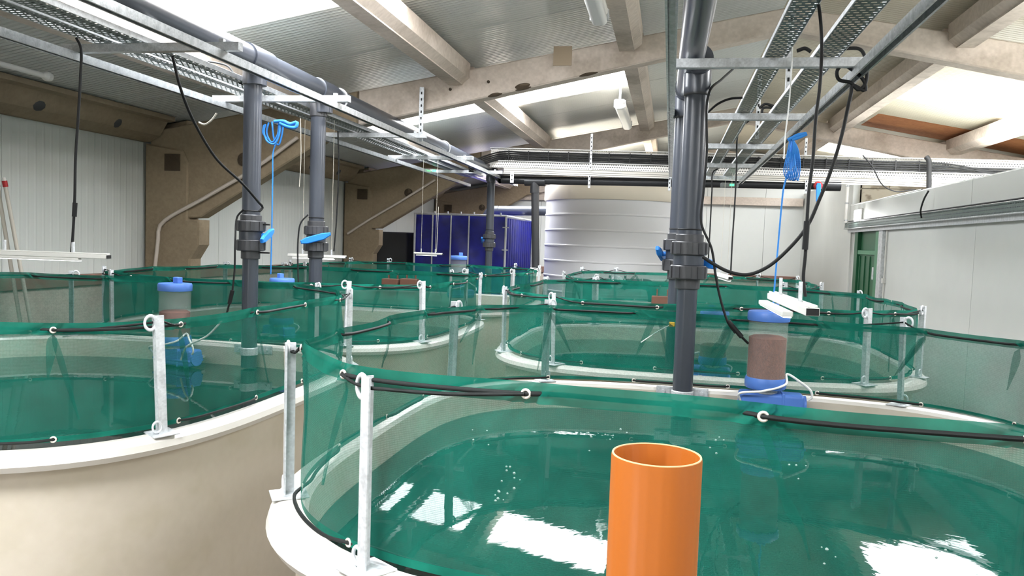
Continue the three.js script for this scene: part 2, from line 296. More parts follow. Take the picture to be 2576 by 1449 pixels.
mesh('room_top', bx(XW, 2.30, -12.4, XR, 2.34, ZF), M.plain, wr);
mesh('room_back', bx(XW, 0, -12.40, XR, 2.30, -12.30), M.plain, wr);
// blockwork above the room
const bw = thing('wall_block', 'grey concrete block wall patched with render above the inner room', null, [0, 0, 0], null, 'structure');
for (let r = 0; r < 3; r++) for (let k = 0; k < 6; k++) { const x0 = 2.66 + k * .70 - (r % 2) * .33, x1 = x0 + .688; if (x1 < 2.7) continue; mesh('block', rbx(Math.max(x0, 2.66), 2.345 + r * .226, -12.36, x1, 2.345 + r * .226 + .216, -12.25 + rr(-.004, .004), .006), M.block, bw); }
mesh('mortar', bx(2.66, 2.34, -12.35, 6.7, 3.02, -12.27), M.block, bw);

// green door in the right wall
const door = thing('door_1', 'dark green panelled door in the right wall', null, [0, 0, 0], null, 'structure');
const leaf = mesh('leaf', rbx(XW + .02, 0, -11.95, XW + .06, 1.62, -10.98, .004), M.green, door);
for (const z of [-11.9, -11.62, -11.34, -11.06]) mesh('stile', rbx(XW + .005, .02, z - .02, XW + .03, 1.6, z + .02, .004), M.green, leaf);
mesh('transom_panel', bx(XW + .03, 1.68, -11.95, XW + .06, 1.98, -10.98), M.green, door);
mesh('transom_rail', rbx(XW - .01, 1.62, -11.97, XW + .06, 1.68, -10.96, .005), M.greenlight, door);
mesh('frame_post', rbx(XW - .02, 0, -12.15, XW + .08, 2.0, -11.96, .006), M.green, door);
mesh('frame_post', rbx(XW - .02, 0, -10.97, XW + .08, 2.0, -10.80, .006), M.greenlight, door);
mesh('frame_head', rbx(XW - .02, 1.96, -12.15, XW + .08, 2.02, -10.80, .006), M.green, door);
mesh('hand_plate', rbx(XW - .006, 1.30, -11.12, XW + .02, 1.46, -11.04, .003), M.galvpale, leaf, 'pale finger plate');
tag(mesh('trim_4', [rbx(XW - .03, 0, -10.78, XW, 2.0, -10.70, .004), rbx(XW - .04, 0, -10.66, XW, 2.0, -10.56, .006)], M.galvpale), 'pale upright trim beside the green door', null, null, 'structure');

// ------------------------------------------------------------------ fish tanks
const N = 3.5;
function sup(th, r) { const c = Math.cos(th), s = Math.sin(th); return [r * Math.sign(c) * Math.abs(c) ** (2 / N), r * Math.sign(s) * Math.abs(s) ** (2 / N)]; }
// evenly spaced angles round the rounded square
const ARC = (() => { const K = 4000, a = [0]; let p = sup(0, 1); for (let i = 1; i <= K; i++) { const q = sup(i / K * 2 * Math.PI, 1); a.push(a[i - 1] + Math.hypot(q[0] - p[0], q[1] - p[1])); p = q; } return { a, K, len: a[K] }; })();
function arcPoint(f, r) { f = ((f % 1) + 1) % 1; const t = f * ARC.len; let lo = 0, hi = ARC.K; while (hi - lo > 1) { const m = (lo + hi) >> 1; ARC.a[m] <= t ? lo = m : hi = m; } const k = lo + (t - ARC.a[lo]) / Math.max(1e-9, ARC.a[hi] - ARC.a[lo]); return sup(k / ARC.K * 2 * Math.PI, r); }
function arcOf(x, z) { let best = 0, d = 1e9; for (let i = 0; i < 800; i++) { const p = arcPoint(i / 800, Math.max(.01, 1.3)); const e = Math.hypot(p[0] - x, p[1] - z); if (e < d) { d = e; best = i / 800; } } return best; }
function sweep(profile, segs = 160, close = true) {              // profile: [radius, height] going round the wall section
  const pos = [], uv = [], idx = []; let v = 0; const n = profile.length;
  for (let j = 0; j < n; j++) { if (j) v += Math.hypot(profile[j][0] - profile[j - 1][0], profile[j][1] - profile[j - 1][1]); for (let i = 0; i <= segs; i++) { const p = arcPoint(i / segs, profile[j][0]); pos.push(p[0], profile[j][1], p[1]); uv.push(i / segs * ARC.len * 1.3, v); } }
  for (let j = 0; j < n - 1; j++) for (let i = 0; i < segs; i++) { const a = j * (segs + 1) + i, b = a + 1, c = a + segs + 1, d = c + 1; idx.push(a, b, c, b, d, c); }
  const g = new THREE.BufferGeometry(); g.setAttribute('position', new THREE.Float32BufferAttribute(pos, 3)); g.setAttribute('uv', new THREE.Float32BufferAttribute(uv, 2)); g.setIndex(idx);
  g.computeVertexNormals(); return toCreasedNormals(g, .7);
}
function flip(g) { const q = g.index ? g.toNonIndexed() : g; for (const k of ['position', 'normal', 'uv']) { const a = q.attributes[k]; if (!a) continue; const s = a.itemSize, t = a.array; for (let i = 0; i < a.count; i += 3) for (let c = 0; c < s; c++) { const x = t[(i + 1) * s + c]; t[(i + 1) * s + c] = t[(i + 2) * s + c]; t[(i + 2) * s + c] = x; } } q.computeVertexNormals(); return q; }
const TOP = .92, WATER = .79;
const G_OUT = sweep([[1.285, 0], [1.31, .0], [1.312, .5], [1.315, .868]]);
const G_RIM = sweep([[1.312, .862], [1.35, .856], [1.374, .864], [1.384, .884], [1.378, .906], [1.355, .919], [1.32, .922], [1.296, .917], [1.286, .902]]);
const G_IN = sweep([[1.286, .903], [1.284, .8], [1.282, .5], [1.28, .12], [1.2, .06], [.02, .03]]);
const G_WATER = sweep([[.001, WATER], [.4, WATER], [.9, WATER], [1.2795, WATER], [1.279, WATER - .02], [1.2, .14], [.001, .12]], 160);
const LOC = { A: [.25, -2.85], B: [-3.0, -3.33], C: [.22, -5.91], E: [-2.93, -6.13], F: [-2.87, -9.0], G: [.2, -8.98] };
const WHO = { A: 'the foreground tank behind the orange pipe', B: 'the left foreground tank', C: 'the middle right tank', E: 'the middle left tank', F: 'the rear left tank', G: 'the rear right tank' };
for (const k of Object.keys(LOC)) {
  const [x, z] = LOC[k];
  const t = thing('fish_tank', { A: 'cream rounded-square fish tank in the foreground, just behind the orange pipe', B: 'cream rounded-square fish tank at left with its bare outer side facing the camera', C: 'cream rounded-square fish tank right of the middle, second in the right row', E: 'cream rounded-square fish tank behind the left foreground one', F: 'cream rounded-square fish tank farthest back in the left row', G: 'cream rounded-square fish tank farthest back in the right row, before the silo' }[k], 'fish tank', [x, 0, z], 'fish tanks');
  mesh('shell', G_OUT, M.gel, t); mesh('rim', G_RIM, M.gelrimlit, t); mesh('inner_wall', G_IN, M.gel, t);
  const w = mesh('water', G_WATER, M.water); w.position.set(x, 0, z);
  tag(w, `dark still water in ${WHO[k]}`, 'water', null, 'stuff');
}

// nets: a curtain of green mesh with eyelets, hems and two black cords each
const POST = [[1.25, .81, 'right rim near its front corner'], [.83, 1.19, 'front rim near its right corner'], [-.83, 1.19, 'front rim near its left corner'], [-1.25, .81, 'left rim near its front corner'], [-1.25, -.81, 'left rim near its back corner'], [-.83, -1.19, 'back rim near its left corner'], [.83, -1.19, 'back rim near its right corner'], [1.25, -.81, 'right rim near its back corner']];
const POSTF = POST.map(p => arcOf(p[0] * 1.02, p[1] * 1.02));
const NR = 1.305, NE = 20;
function netShape(sd, high = 1.325, rise = 0, first = .03) {
  const eye = [...Array(NE)].map((_, i) => ({ f: first + (i + .06 * (hash(sd + i) - .5)) / NE, y: high + rise * (arcPoint(first + i / NE, 1)[1] - Math.max(0, arcPoint(first + i / NE, 1)[0])) + .016 * (hash(sd + i + 50) - .5), r: .016 * (hash(sd + i + 90) - .5) }));
  const around = f => { f = ((f % 1) + 1) % 1; let i = eye.findIndex(e => e.f > f); let a, b, t; if (i <= 0) { a = eye[NE - 1]; b = eye[0]; t = ((f - a.f + 1) % 1) / ((b.f - a.f + 1) % 1); } else { a = eye[i - 1]; b = eye[i]; t = (f - a.f) / (b.f - a.f); } return [a, b, t]; };
  const top = f => { const [a, b, t] = around(f); return a.y + (b.y - a.y) * t + .010 * Math.sin(t * Math.PI) * (hash(a.f * 999 + sd) - .7); };
  const rad = (f, v) => {
    const [a, b, t] = around(f); let r = NR + a.r * (1 - t) * v + b.r * t * v;
    const w = ARC.len * 1.3 * f;
    r += .010 * Math.sin(w * 5.1 + sd) * v * (1 - v) * 2 + .006 * Math.sin(w * 13 + sd * 2 + v * 5) * v;
    for (const [e, s] of [[a, 0], [b, 1]]) { const dx = Math.abs(s ? 1 - t : t) * .48, dv = (1 - v) * .4, d = Math.hypot(dx, dv); r += .012 * Math.exp(-d / .09) * Math.sin(Math.atan2(dv, dx + .001) * 9); }
    r -= .018 * Math.sin(t * Math.PI) * v * v * hash(a.f * 77 + sd + 3);
    return r;
  };
  return { eye, top, rad };
}
function netGeo(S, v0, v1, U, Vn, off = 0) {
  const pos = [], uv = [], idx = [];
  for (let j = 0; j <= Vn; j++) for (let i = 0; i <= U; i++) { const f = i / U, v = v0 + (v1 - v0) * j / Vn, y = .936 + (S.top(f) - .936) * v, p = arcPoint(f, S.rad(f, v) + off); pos.push(p[0], y, p[1]); uv.push(f * ARC.len * 1.3, y); }
  for (let j = 0; j < Vn; j++) for (let i = 0; i < U; i++) { const a = j * (U + 1) + i, b = a + 1, c = a + U + 1, d = c + 1; idx.push(a, c, b, b, c, d); }
  const g = new THREE.BufferGeometry(); g.setAttribute('position', new THREE.Float32BufferAttribute(pos, 3)); g.setAttribute('uv', new THREE.Float32BufferAttribute(uv, 2)); g.setIndex(idx); g.computeVertexNormals(); return g;
}
const G_EYE = new THREE.TorusGeometry(.0080, .0032, 8, 18);
const A0 = arcOf(-.259 - .25, 1.307) % (1 / NE);          // an eyelet of the foreground net stands here
function onScreen(p, m = 60) { const c = p.clone().sub(camera.position).applyMatrix4(toCam); if (c.z > -.2) return false; const x = W / 2 + F * c.x / -c.z, y = H / 2 - F * c.y / -c.z; return x > -m && x < W + m && y > -m && y < H + m; }
const nets = {};
for (const [k, sd] of [['A', 3], ['B', 17], ['C', 29], ['E', 41], ['F', 57], ['G', 66]]) {
  const [x, z] = LOC[k], S = k === 'A' ? netShape(sd, 1.338, .024, A0) : netShape(sd, { B: 1.328, C: 1.325, E: 1.322, F: 1.30, G: 1.30 }[k]), big = k === 'A' || k === 'B';
  const t = thing('tank_net', { A: 'green mesh jump net round the foreground tank with the orange pipe before it', B: 'green mesh jump net round the tank at the left edge', C: 'green mesh jump net round the middle right tank, behind the grey drop pipe and feeder', E: 'green mesh jump net round the middle left tank', F: 'green mesh jump net round the rear left tank by the blue container', G: 'green mesh jump net round the rear right tank before the silo' }[k], 'net', [x, 0, z], 'jump nets');
  nets[k] = S;
  mesh('mesh_curtain', netGeo(S, .045, .90, big ? 640 : 400, big ? 18 : 12), M.net, t);
  mesh('hem', netGeo(S, .90, 1, big ? 640 : 400, 3), M.hem, t, 'doubled top hem');
  mesh('hem', netGeo(S, 0, .045, 400, 1), M.hem, t, 'doubled bottom hem');
  const topRope = [], lowRope = [];
  const put = (list, f, v, off) => { const p = arcPoint(f, S.rad(f, v) + off); list.push(V(p[0], .936 + (S.top(f) - .936) * v, p[1])); };
  S.eye.forEach((e, i) => {
    for (const [v, list] of [[.945, topRope], [.022, lowRope]]) {
      const p = arcPoint(e.f, S.rad(e.f, v)), g = mesh('eyelet', G_EYE, M.brass, t); g.position.set(p[0], .936 + (S.top(e.f) - .936) * v, p[1]);
      const q = arcPoint(e.f + .002, NR), q0 = arcPoint(e.f - .002, NR); g.rotation.y = Math.atan2(-(q[1] - q0[1]), q[0] - q0[0]);
      const nx = S.eye[(i + 1) % NE], df = ((nx.f - e.f) + 1) % 1, side = (i + (k === 'A' ? 1 : 0) + (v > .5 ? 0 : 1)) % 2 ? .014 : -.014;
      put(list, e.f, v, 0);
      for (const s of [.12, .35, .65, .88]) put(list, e.f + df * s, v, side * (k === 'F' ? .8 : 1));
    }
  });
  const at = (f, v, off) => { const p = arcPoint(f, S.rad(f, v) + off); return V(p[0], .936 + (S.top(f) - .936) * v, p[1]); };
  POSTF.forEach((pf, i) => {                                      // cords from each post's ring to the eyelets beside it
    const q = arcPoint(pf, 1.338), top = V(q[0], 1.322, q[1]); if (!onScreen(V(x + q[0], 1.15, z + q[1]))) return;
    const near = S.eye.map(e => [Math.min(Math.abs(e.f - pf), 1 - Math.abs(e.f - pf)), e]).sort((a, b) => a[0] - b[0]).slice(0, 2);
    for (const [, e] of near) { const p = at(e.f, .945, .004); mesh('tie_cord', tube([top, top.clone().lerp(p, .5).add(V(0, -.006, 0)), p], .0042, 5, 6), M.rope, t); }
  });
  S.eye.forEach((e, i) => {                                       // cloth bunched and lying double below the eyelets
    if (hash(sd * 3 + i) > .62) return;
    const n = hash(sd + i * 7) > .5 ? 2 : 1, list = [];
    for (let w = 0; w < n; w++) {
      const lean = (hash(sd + i * 13 + w * 5) - .5) * .030, wide = .0008 + .0013 * hash(sd + i * 5 + w), low = .10 + .5 * hash(sd + i * 11 + w), R = 12, pos = [], uv = [], idx = [];
      for (let r = 0; r <= R; r++) { const v = .90 - (.90 - low) * r / R, c = e.f + lean * r / R, h = .0003 + wide * Math.sin(Math.PI * Math.sqrt(r / R)); for (const s of [-1, 0, 1]) { const f = c + s * h, p = at(f, v, (s ? -.003 : -.008)); pos.push(p.x, p.y, p.z); uv.push(f * ARC.len * 1.3 + .013, p.y + .007); } }
      for (let r = 0; r < R; r++) for (let c = 0; c < 2; c++) { const a = r * 3 + c; idx.push(a, a + 3, a + 1, a + 1, a + 3, a + 4); }
      const g = new THREE.BufferGeometry(); g.setAttribute('position', new THREE.Float32BufferAttribute(pos, 3)); g.setAttribute('uv', new THREE.Float32BufferAttribute(uv, 2)); g.setIndex(idx); g.computeVertexNormals(); list.push(g);
    }
    mesh('gather', list, M.net, t);
  });
  mesh('cord', tube(topRope, big ? .0052 : .0062, 4, 6, true), M.rope, t, 'black braided cord through the top eyelets');
  mesh('cord', tube(lowRope, .005, 4, 6, true), M.rope, t, 'black braided cord through the bottom eyelets');
}
{ // bubbles
  const g = []; for (let i = 0; i < 46; i++) { const [px, py] = [[1275, 1215], [1265, 1250], [1290, 1190], [1500, 1110], [1555, 1105], [1810, 1120], [2010, 1180], [2380, 1390], [1210, 1100], [2090, 1400]][i % 10]; const r = ray(px + rr(-26, 26), py + rr(-26, 26)), t = (WATER - EYE) / r.y; g.push(new THREE.SphereGeometry(rr(.0025, .0055), 8, 6, 0, 2 * Math.PI, 0, Math.PI / 2).translate(r.x * t, WATER - .0005, r.z * t)); }
  tag(mesh('foam', g, M.whitecord), 'small white bubbles scattered on the dark water of the foreground tank', 'foam', null, 'stuff');
}
// posts
const GP = {
  angle: extr([[-.015, -.015], [.015, -.015], [.015, -.011], [-.011, -.011], [-.011, .015], [-.015, .015]], 0, .425, .0008).rotateX(-Math.PI / 2),
  foot: rbx(-.045, 0, -.05, .045, .005, .05, .002),
  ring: new THREE.TorusGeometry(.019, .0048, 8, 22),
};
GP.angle = muv(GP.angle);
let proto = null;
for (const k of Object.keys(LOC)) POST.forEach((p, i) => {
  const [x, z] = LOC[k], q = arcPoint(POSTF[i], 1.338);
  if (!onScreen(V(x + q[0], 1.15, z + q[1]))) return;
  const lab = `galvanised net post on ${WHO[k].replace(' behind the orange pipe', '')}, ${p[2]}`;
  let o;
  if (!proto) {
    o = proto = thing('net_post', lab, 'net post', [0, 0, 0], 'net posts');
    mesh('angle', GP.angle, M.galvpale, o); mesh('base_plate', GP.foot, M.galvpale, o);
    const a = mesh('ring', GP.ring, M.ring, o, 'white ring for the cord'); a.position.set(-.028, .40, .004); a.scale.set(1, 1.3, 1);
    const b = mesh('ring', GP.ring, M.ring, o); b.position.set(-.02, .03, .012); b.scale.set(.8, 1, 1);
  } else { o = proto.clone(); o.name = numbered('net_post'); scene.add(o); o.userData = { ...proto.userData, label: lab }; }
  o.position.set(x + q[0], .921, z + q[1]);
  o.rotation.y = Math.atan2(q[0], q[1]) + (i % 2 ? 0 : 0); o.rotation.x = rr(-.03, .03); o.rotation.z = rr(-.03, .03);
});

// ------------------------------------------------------------------ the orange pipe in front
{
  const t = thing('orange_pipe', 'open-topped orange drain pipe standing in the foreground', 'pipe', [-.005, 0, -.975]);
  mesh('wall', lathe([[.055, 0], [.055, 1.392], [.0542, 1.3945], [.0518, 1.3945], [.051, 1.392], [.051, .02]], 64), M.orange, t);
  mesh('cut_edge', lathe([[.0543, 1.3945], [.0540, 1.3956], [.0520, 1.3956], [.0517, 1.3945]], 64), M.orangecut, t, 'pale sawn top edge');
}

// ------------------------------------------------------------------ grey water pipes
const nut = (r0, r1, y0, y1) => lathe([[r0, y0], [r1 - .004, y0], [r1, y0 + .004], [r1, y1 - .004], [r1 - .004, y1], [r0, y1]], 36);
function ribbedNut(r, y0, y1) { const g = [nut(.02, r, y0, y1)]; for (let i = 0; i < 10; i++) { const a = i / 10 * 2 * Math.PI; g.push(bx(-.012, y0 + .006, r - .004, .012, y1 - .006, r + .005).rotateY(a)); } return merge(g.map(q => q)); }
function dropPipe(label, x, z, yb, yt, yv, r, rb, turn, hangs) {
  const t = thing('drop_pipe', label, 'pipe', [x, 0, z], 'vertical grey drop pipes');
  mesh('upper_pipe', cyl(r, yv + .09, yt, 40), M.pvc, t);
  mesh('lower_pipe', lathe([[rb, yv - .08], [rb, yb], [rb - .004, yb], [rb - .004, yv - .08]], 40), M.pvc, t);
  mesh('socket', nut(.02, r + .008, yt - .16, yt - .06), M.pvcdark, t);
  mesh('socket', nut(.02, r + .010, yv + .078, yv + .125), M.pvcdark, t);
  mesh('union_nut', ribbedNut(r + .030, yv + .022, yv + .088), M.pvcdark, t);
  const vb = mesh('valve_body', nut(.02, r + .016, yv - .032, yv + .024), M.pvc, t);
  mesh('union_nut', ribbedNut(r + .030, yv - .098, yv - .030), M.pvcdark, t);
  mesh('socket', nut(.02, rb + .010, yv - .148, yv - .096), M.pvcdark, t);
  const h = new THREE.Group(); h.rotation.y = turn;
  const hg = merge([rod(V(0, yv, r), V(0, yv, r + .045), .014), extr([[-.105, -.014], [-.06, -.026], [.06, -.030], [.115, -.014], [.12, .008], [.06, .020], [-.06, .022], [-.105, .012]], r + .034, r + .058, .006).rotateZ(.32).translate(0, yv, 0)]);
  mesh('lever', hg.rotateY(turn), M.handle, vb, 'blue lever handle');
  mesh('cable_tie', nut(r - .004, r + .004, yv + .145, yv + .152), M.rubber, t);
  if (x < -2 && hangs) mesh('bracket', [bx(r + .01, yv + .062, -.008, .125, yv + .072, .008), bx(r + .01, yv - .112, -.008, .125, yv - .102, .008)], M.rubber, t, 'two black bracket arms');
  if (hangs) {
    const cl = mesh('clamp', [nut(rb - .002, rb + .006, .875, .925), bx(-.13, .88, -rb - .006, .13, .93, -rb - .001), bx(-.125, .885, -rb - .001, -.06, .925, -rb + .004), bx(.06, .885, -rb - .001, .125, .925, -rb + .004)], M.galvpale, t, 'bright steel clamp');
    for (const s of [-1, 1]) mesh('bolt', new THREE.CylinderGeometry(.010, .010, .012, 6).rotateX(Math.PI / 2).translate(s * .095, .905, -rb + .009), M.galvpale, cl);
  }
  return t;
}
dropPipe('grey drop pipe with union valve on the back rim of the foreground tank', .092, -4.07, .80, 2.55, 1.585, .0585, .050, 2.6, true);
dropPipe('grey drop pipe half hidden behind the one on the foreground tank, blue lever at left', .048, -4.78, .74, 2.55, 1.60, .0585, .050, -1.75, false);
dropPipe('left grey drop pipe with black lever side on, nearest in the left row', -2.555, -4.53, .80, 2.70, 1.625, .0545, .048, 1.75, true);
dropPipe('grey drop pipe with blue lever facing the camera, second in the left row', -2.575, -5.5, .74, 2.66, 1.615, .0545, .048, .35, false);
dropPipe('far grey drop pipe in front of the blue container', -2.52, -11.0, 0, 2.60, 1.635, .0545, .048, -1.4, false);
{
  const t = thing('main_pipe', 'fat grey water main running back under the roof lights on the left', 'pipe', [0, 0, 0]);
  const a = V(-2.545, 2.775, ZF - .05), b = V(-2.53, 2.615, -11.0), at = z => a.clone().lerp(b, (z - a.z) / (b.z - a.z));
  mesh('pipe', rod(a, b, .072, 40), M.pvc, t);
  for (const z of [-4.53, -5.5, -11.0]) { const p = at(z); mesh('tee', [rod(at(z + .13), at(z - .13), .082, 40), rod(p, V(p.x, p.y - .15, p.z), .066, 32)], M.pvc, t); }
  for (const z of [-5.75, -8.6]) { const p = at(z); mesh('pipe_clip', [new THREE.TorusGeometry(.077, .008, 8, 32).translate(p.x, p.y, p.z)], M.galvpale, t, 'pale pipe clip'); }
}
{
  const t = thing('main_pipe', 'glossy dark grey water main overhead right of the middle', 'pipe', [0, 0, 0]);
  mesh('pipe', rod(V(.115, 2.56, ZF - .05), V(.05, 2.55, -4.86), .06, 40), M.pvc, t);
  for (const [x, z] of [[.092, -4.07], [.048, -4.78]]) mesh('tee', [rod(V(x + .001, 2.55, z + .11), V(x - .001, 2.55, z - .11), .068, 36), rod(V(x, 2.55, z), V(x, 2.40, z), .067, 32)], M.pvc, t);
}
{
  const t = thing('cross_pipe', 'black pipe running across the hall under the rear cable trays', 'pipe', [0, 0, 0]);
  const a = P(1262, 452, -10.75), b = P(2112, 467, -10.6);
  mesh('pipe', rod(a, b, .055, 32), M.pvcblack, t);
  const q = P(1346, 456, -10.73); mesh('tee', [rod(V(q.x - .14, q.y, q.z), V(q.x + .14, q.y, q.z), .064, 32), rod(q, V(q.x, q.y - .16, q.z), .062, 32)], M.pvcblack, t);
  mesh('down_pipe', rod(q, V(q.x + .05, 1.28, q.z), .053, 32), M.pvcblack, t);
  mesh('collar', lathe([[.05, 0], [.075, 0], [.08, .02], [.08, .10], [.07, .115], [.05, .115]], 32).translate(q.x + .05, 1.17, q.z), M.whitemetal, t, 'white collar');
  mesh('lower_pipe', rod(V(q.x + .03, 0, q.z), V(q.x + .03, 1.2, q.z), .03, 24), M.whitemetal, t);
  mesh('end_cap', [rod(P(2062, 467, -10.6), P(2114, 468, -10.6), .065, 32)], M.pvcblack, t);
  mesh('elbow', tube([V(-2.5, 2.61, -10.9), V(-2.42, 2.56, -10.82), a], .062, 6, 16), M.pvcblack, t);
}
{ // valve at the cross pipe's end
  const q = P(2058, 467, -10.5), t = thing('hand_valve', 'small valve with red hub and light blue lever on the black cross pipe', 'valve', [q.x, q.y, q.z]);
  mesh('hub', lathe([[0, -.03], [.05, -.03], [.055, 0], [.045, .03], [0, .035]], 24).rotateX(Math.PI / 2), M.red, t);
  mesh('lever', extr([[-.022, -.20], [.022, -.20], [.03, 0], [.018, .03], [-.018, .03], [-.03, 0]], .03, .05, .006), M.handle, t);
}
{ // glossy pipe over the blue container
  const t = thing('overflow_pipe', 'glossy grey pipe with an elbow above the blue container', 'pipe', [0, 0, 0]);
  const y = 2.17, z = -14.0;
  mesh('pipe', rod(V(-3.05, y, z), V(-2.05, y + .02, z), .085, 32), M.pvc, t);
  mesh('elbow', tube([V(-3.05, y, z), V(-3.2, y - .02, z), V(-3.28, y - .14, z)], .088, 6, 20), M.pvc, t);
}

// ------------------------------------------------------------------ left services: rails, cross bars, trays
function strut(a, b, label, group, mat = M.galv) {              // U channel with slotted lower lip, from a to b
  const t = thing('strut_rail', label, 'steel rail', [0, 0, 0], group);
  const d = b.clone().sub(a), L = d.length(), g = [], q = new THREE.Quaternion().setFromUnitVectors(V(0, 0, -1), d.clone().normalize());
  const put = x => x.applyQuaternion(q).translate(a.x, a.y, a.z);
  const ch = [[-.0205, -.0205], [.0205, -.0205], [.0205, -.018], [-.018, -.018], [-.018, .018], [.0205, .018], [.0205, .0205], [-.0205, .0205]];
  mesh('channel', put(muv(new THREE.ExtrudeGeometry(new THREE.Shape([[-.0205, -.0205], [-.012, -.0205], [-.012, -.018], [-.018, -.018], [-.018, .018], [.018, .018], [.018, -.018], [.012, -.018], [.012, -.0205], [.0205, -.0205], [.0205, .0205], [-.0205, .0205]].map(p => new THREE.Vector2(...p))), { depth: L, bevelEnabled: false }).translate(0, 0, -L))), mat, t);
  return t;
}
const RL = z => -2.205 + .021 * (z + 4.2), LL = z => -3.015 + .022 * (z + 4.2);
strut(V(RL(2), 2.50, 2), V(RL(-12.1), 2.50, -12.1), 'long steel channel rail beside the grey main on the left', 'left services');
strut(V(LL(2), 2.50, 2), V(LL(-12.4), 2.50, -12.4), 'long steel channel rail on the wall side of the left cable trays', 'left services');
{
  const where = ['dark cross bar nearest the camera under the left trays', 'bright cross bar behind the first left drop pipe', 'third cross bar under the left trays', 'fourth cross bar under the left trays, by the second hanger', 'last cross bar under the left trays'];
  [-3.59, -5.0, -6.8, -8.66, -10.4].forEach((z, i) => {
    const t = thing('cross_bar', where[i], 'steel bar', [0, 0, 0], 'cross bars of the left services');
    mesh('channel', muv(extr([[LL(z) - .08, 2.522], [RL(z) + .10, 2.522], [RL(z) + .10, 2.563], [LL(z) - .08, 2.563]], z - .02, z + .02, .002)), i === 0 ? M.galv : M.galvpale, t);
    mesh('bolt', bx(RL(z) - .012, 2.563, z - .012, RL(z) + .012, 2.58, z + .012), M.galv, t);
  });
}
function tray(x0, x1, y, za, zb, label, group, matHoles, lip = .03, slopeX = 0) {
  const t = thing('cable_tray', label, 'cable tray', [0, 0, 0], group);
  const L = Math.abs(zb - za), w = x1 - x0, sh = g => { const p = g.attributes.position; for (let i = 0; i < p.count; i++) p.setX(i, p.getX(i) + slopeX * (p.getZ(i) + 4.2)); return g; };
  const pl = new THREE.PlaneGeometry(w, L, 1, 1).rotateX(-Math.PI / 2).translate((x0 + x1) / 2, y, (za + zb) / 2);
  mesh('base', sh(muv(pl)), matHoles, t);
  for (const x of [x0, x1]) mesh('flange', sh(rbx(x - .004, y, zb, x + .004, y + lip, za, .002)), M.galvpale, t);
  return t;
}
tray(-2.93, -2.80, 2.572, 2, -11.6, 'perforated cable tray nearest the left wall', 'left services', M.galvholes, .03, .02);
tray(-2.765, -2.635, 2.572, 2, -11.6, 'perforated cable tray beside the grey main, left services', 'left services', M.galvholes, .03, .02);
{ // drooping cables lying in the left trays
  for (const [x, l] of [[-2.87, 'black cable lying in the wall-side left tray'], [-2.70, 'black cable lying in the left tray beside the main']]) {
    const pts = []; for (let z = 1.5; z > -11.4; z -= .8) pts.push(V(x + .02 * (z + 4.2) + rr(-.015, .015), 2.582, z));
    tag(mesh('cable', tube(pts, .009, 4, 6), M.rubber), l, 'cable');
  }
}
function strap(a, b, label, w = .03) { const t = thing('hanger_strap', label, 'hanger', [0, 0, 0], 'steel hangers'); mesh('strap', rod(a, b, .001, 4), M.galvpale, t); t.clear(); const yb = Math.min(a.y, b.y), yt = Math.max(a.y, b.y); mesh('strap', [rbx(a.x - w / 2, yb, a.z - .004, a.x + w / 2, yt, a.z + .004, .002)], M.galvpale, t); const n = Math.floor((yt - yb) / .055); for (let i = 0; i < n; i++) mesh('slot', bx(a.x - .006, yb + .03 + i * .055, a.z + .0035, a.x + .006, yb + .052 + i * .055, a.z + .0048), M.rubber, t); return t; }
strap(V(RL(-6.9) + .03, 2.50, -6.86), V(RL(-6.9) + .03, 2.98, -6.86), 'upright steel hanger from the nearest rafter to the left rail', .041);
strap(V(-1.08, 2.60, -10.535), V(-1.08, 3.08, -10.535), 'slotted hanger above the rear trays, left of the middle');
strap(V(-1.09, 2.37, -10.535), V(-1.09, 2.535, -10.535), 'short slotted hanger holding the black cross pipe, left of the middle');
strap(V(1.63, 2.36, -10.535), V(1.63, 2.535, -10.535), 'short slotted hanger holding the black cross pipe, at its right end');
strap(V(1.60, 2.84, -10.535), V(1.60, 3.05, -10.535), 'slotted hanger above the rear trays, behind the blue cord');
strap(V(-.05, 2.36, -10.535), V(-.05, 2.70, -10.535), 'slotted hanger beside the grey drop pipes');
strap(V(-2.13, 2.42, -10.535), V(-2.13, 2.56, -10.535), 'short hanger at the left end of the black cross pipe', .05);
{ const q = P(1915, 225, -6.4); strap(V(.62, 2.5, -6.5), V(.62, 3.0, -6.5), 'slotted hanger between the two right trays'); const q2 = P(1963, 40, -4.2); strap(V(.60, 2.5, -4.7), V(.60, 3.3, -4.7), 'slotted hanger beside the near right tray'); }

// ------------------------------------------------------------------ right services
strut(V(-.03, 2.42, 2), V(-.035, 2.42, -9.4), 'straight steel channel rail overhead, left one of the right services', 'right services');
strut(V(.74, 2.42, 2), V(.765, 2.42, -9.7), 'steel channel rail overhead, right one of the right services', 'right services');
[-.4, -2.1, -3.68, -5.16, -6.65, -8.2, -9.6].forEach((z, i) => {
  if (i < 2) return;
  const t = thing('cross_bar', ['', '', 'bright cross bar just before the near drop pipe', 'second cross bar under the right trays', 'third cross bar under the right trays', 'fourth cross bar under the right trays', 'last cross bar under the right trays'][i], 'steel bar', [0, 0, 0], 'cross bars of the right services');
  mesh('channel', muv(extr([[-.05, 2.441], [.79, 2.441], [.79, 2.482], [-.05, 2.482]], z - .02, z + .02, .002)), M.galvpale, t);
});
tray(.365, .455, 2.487, 1.5, -9.7, 'narrow perforated tray, left one of the right services', 'right services', M.galvholes, .02, 0);
tray(.57, .675, 2.487, 1.5, -9.7, 'narrow perforated tray, right one of the right services', 'right services', M.galvholes, .02, 0);

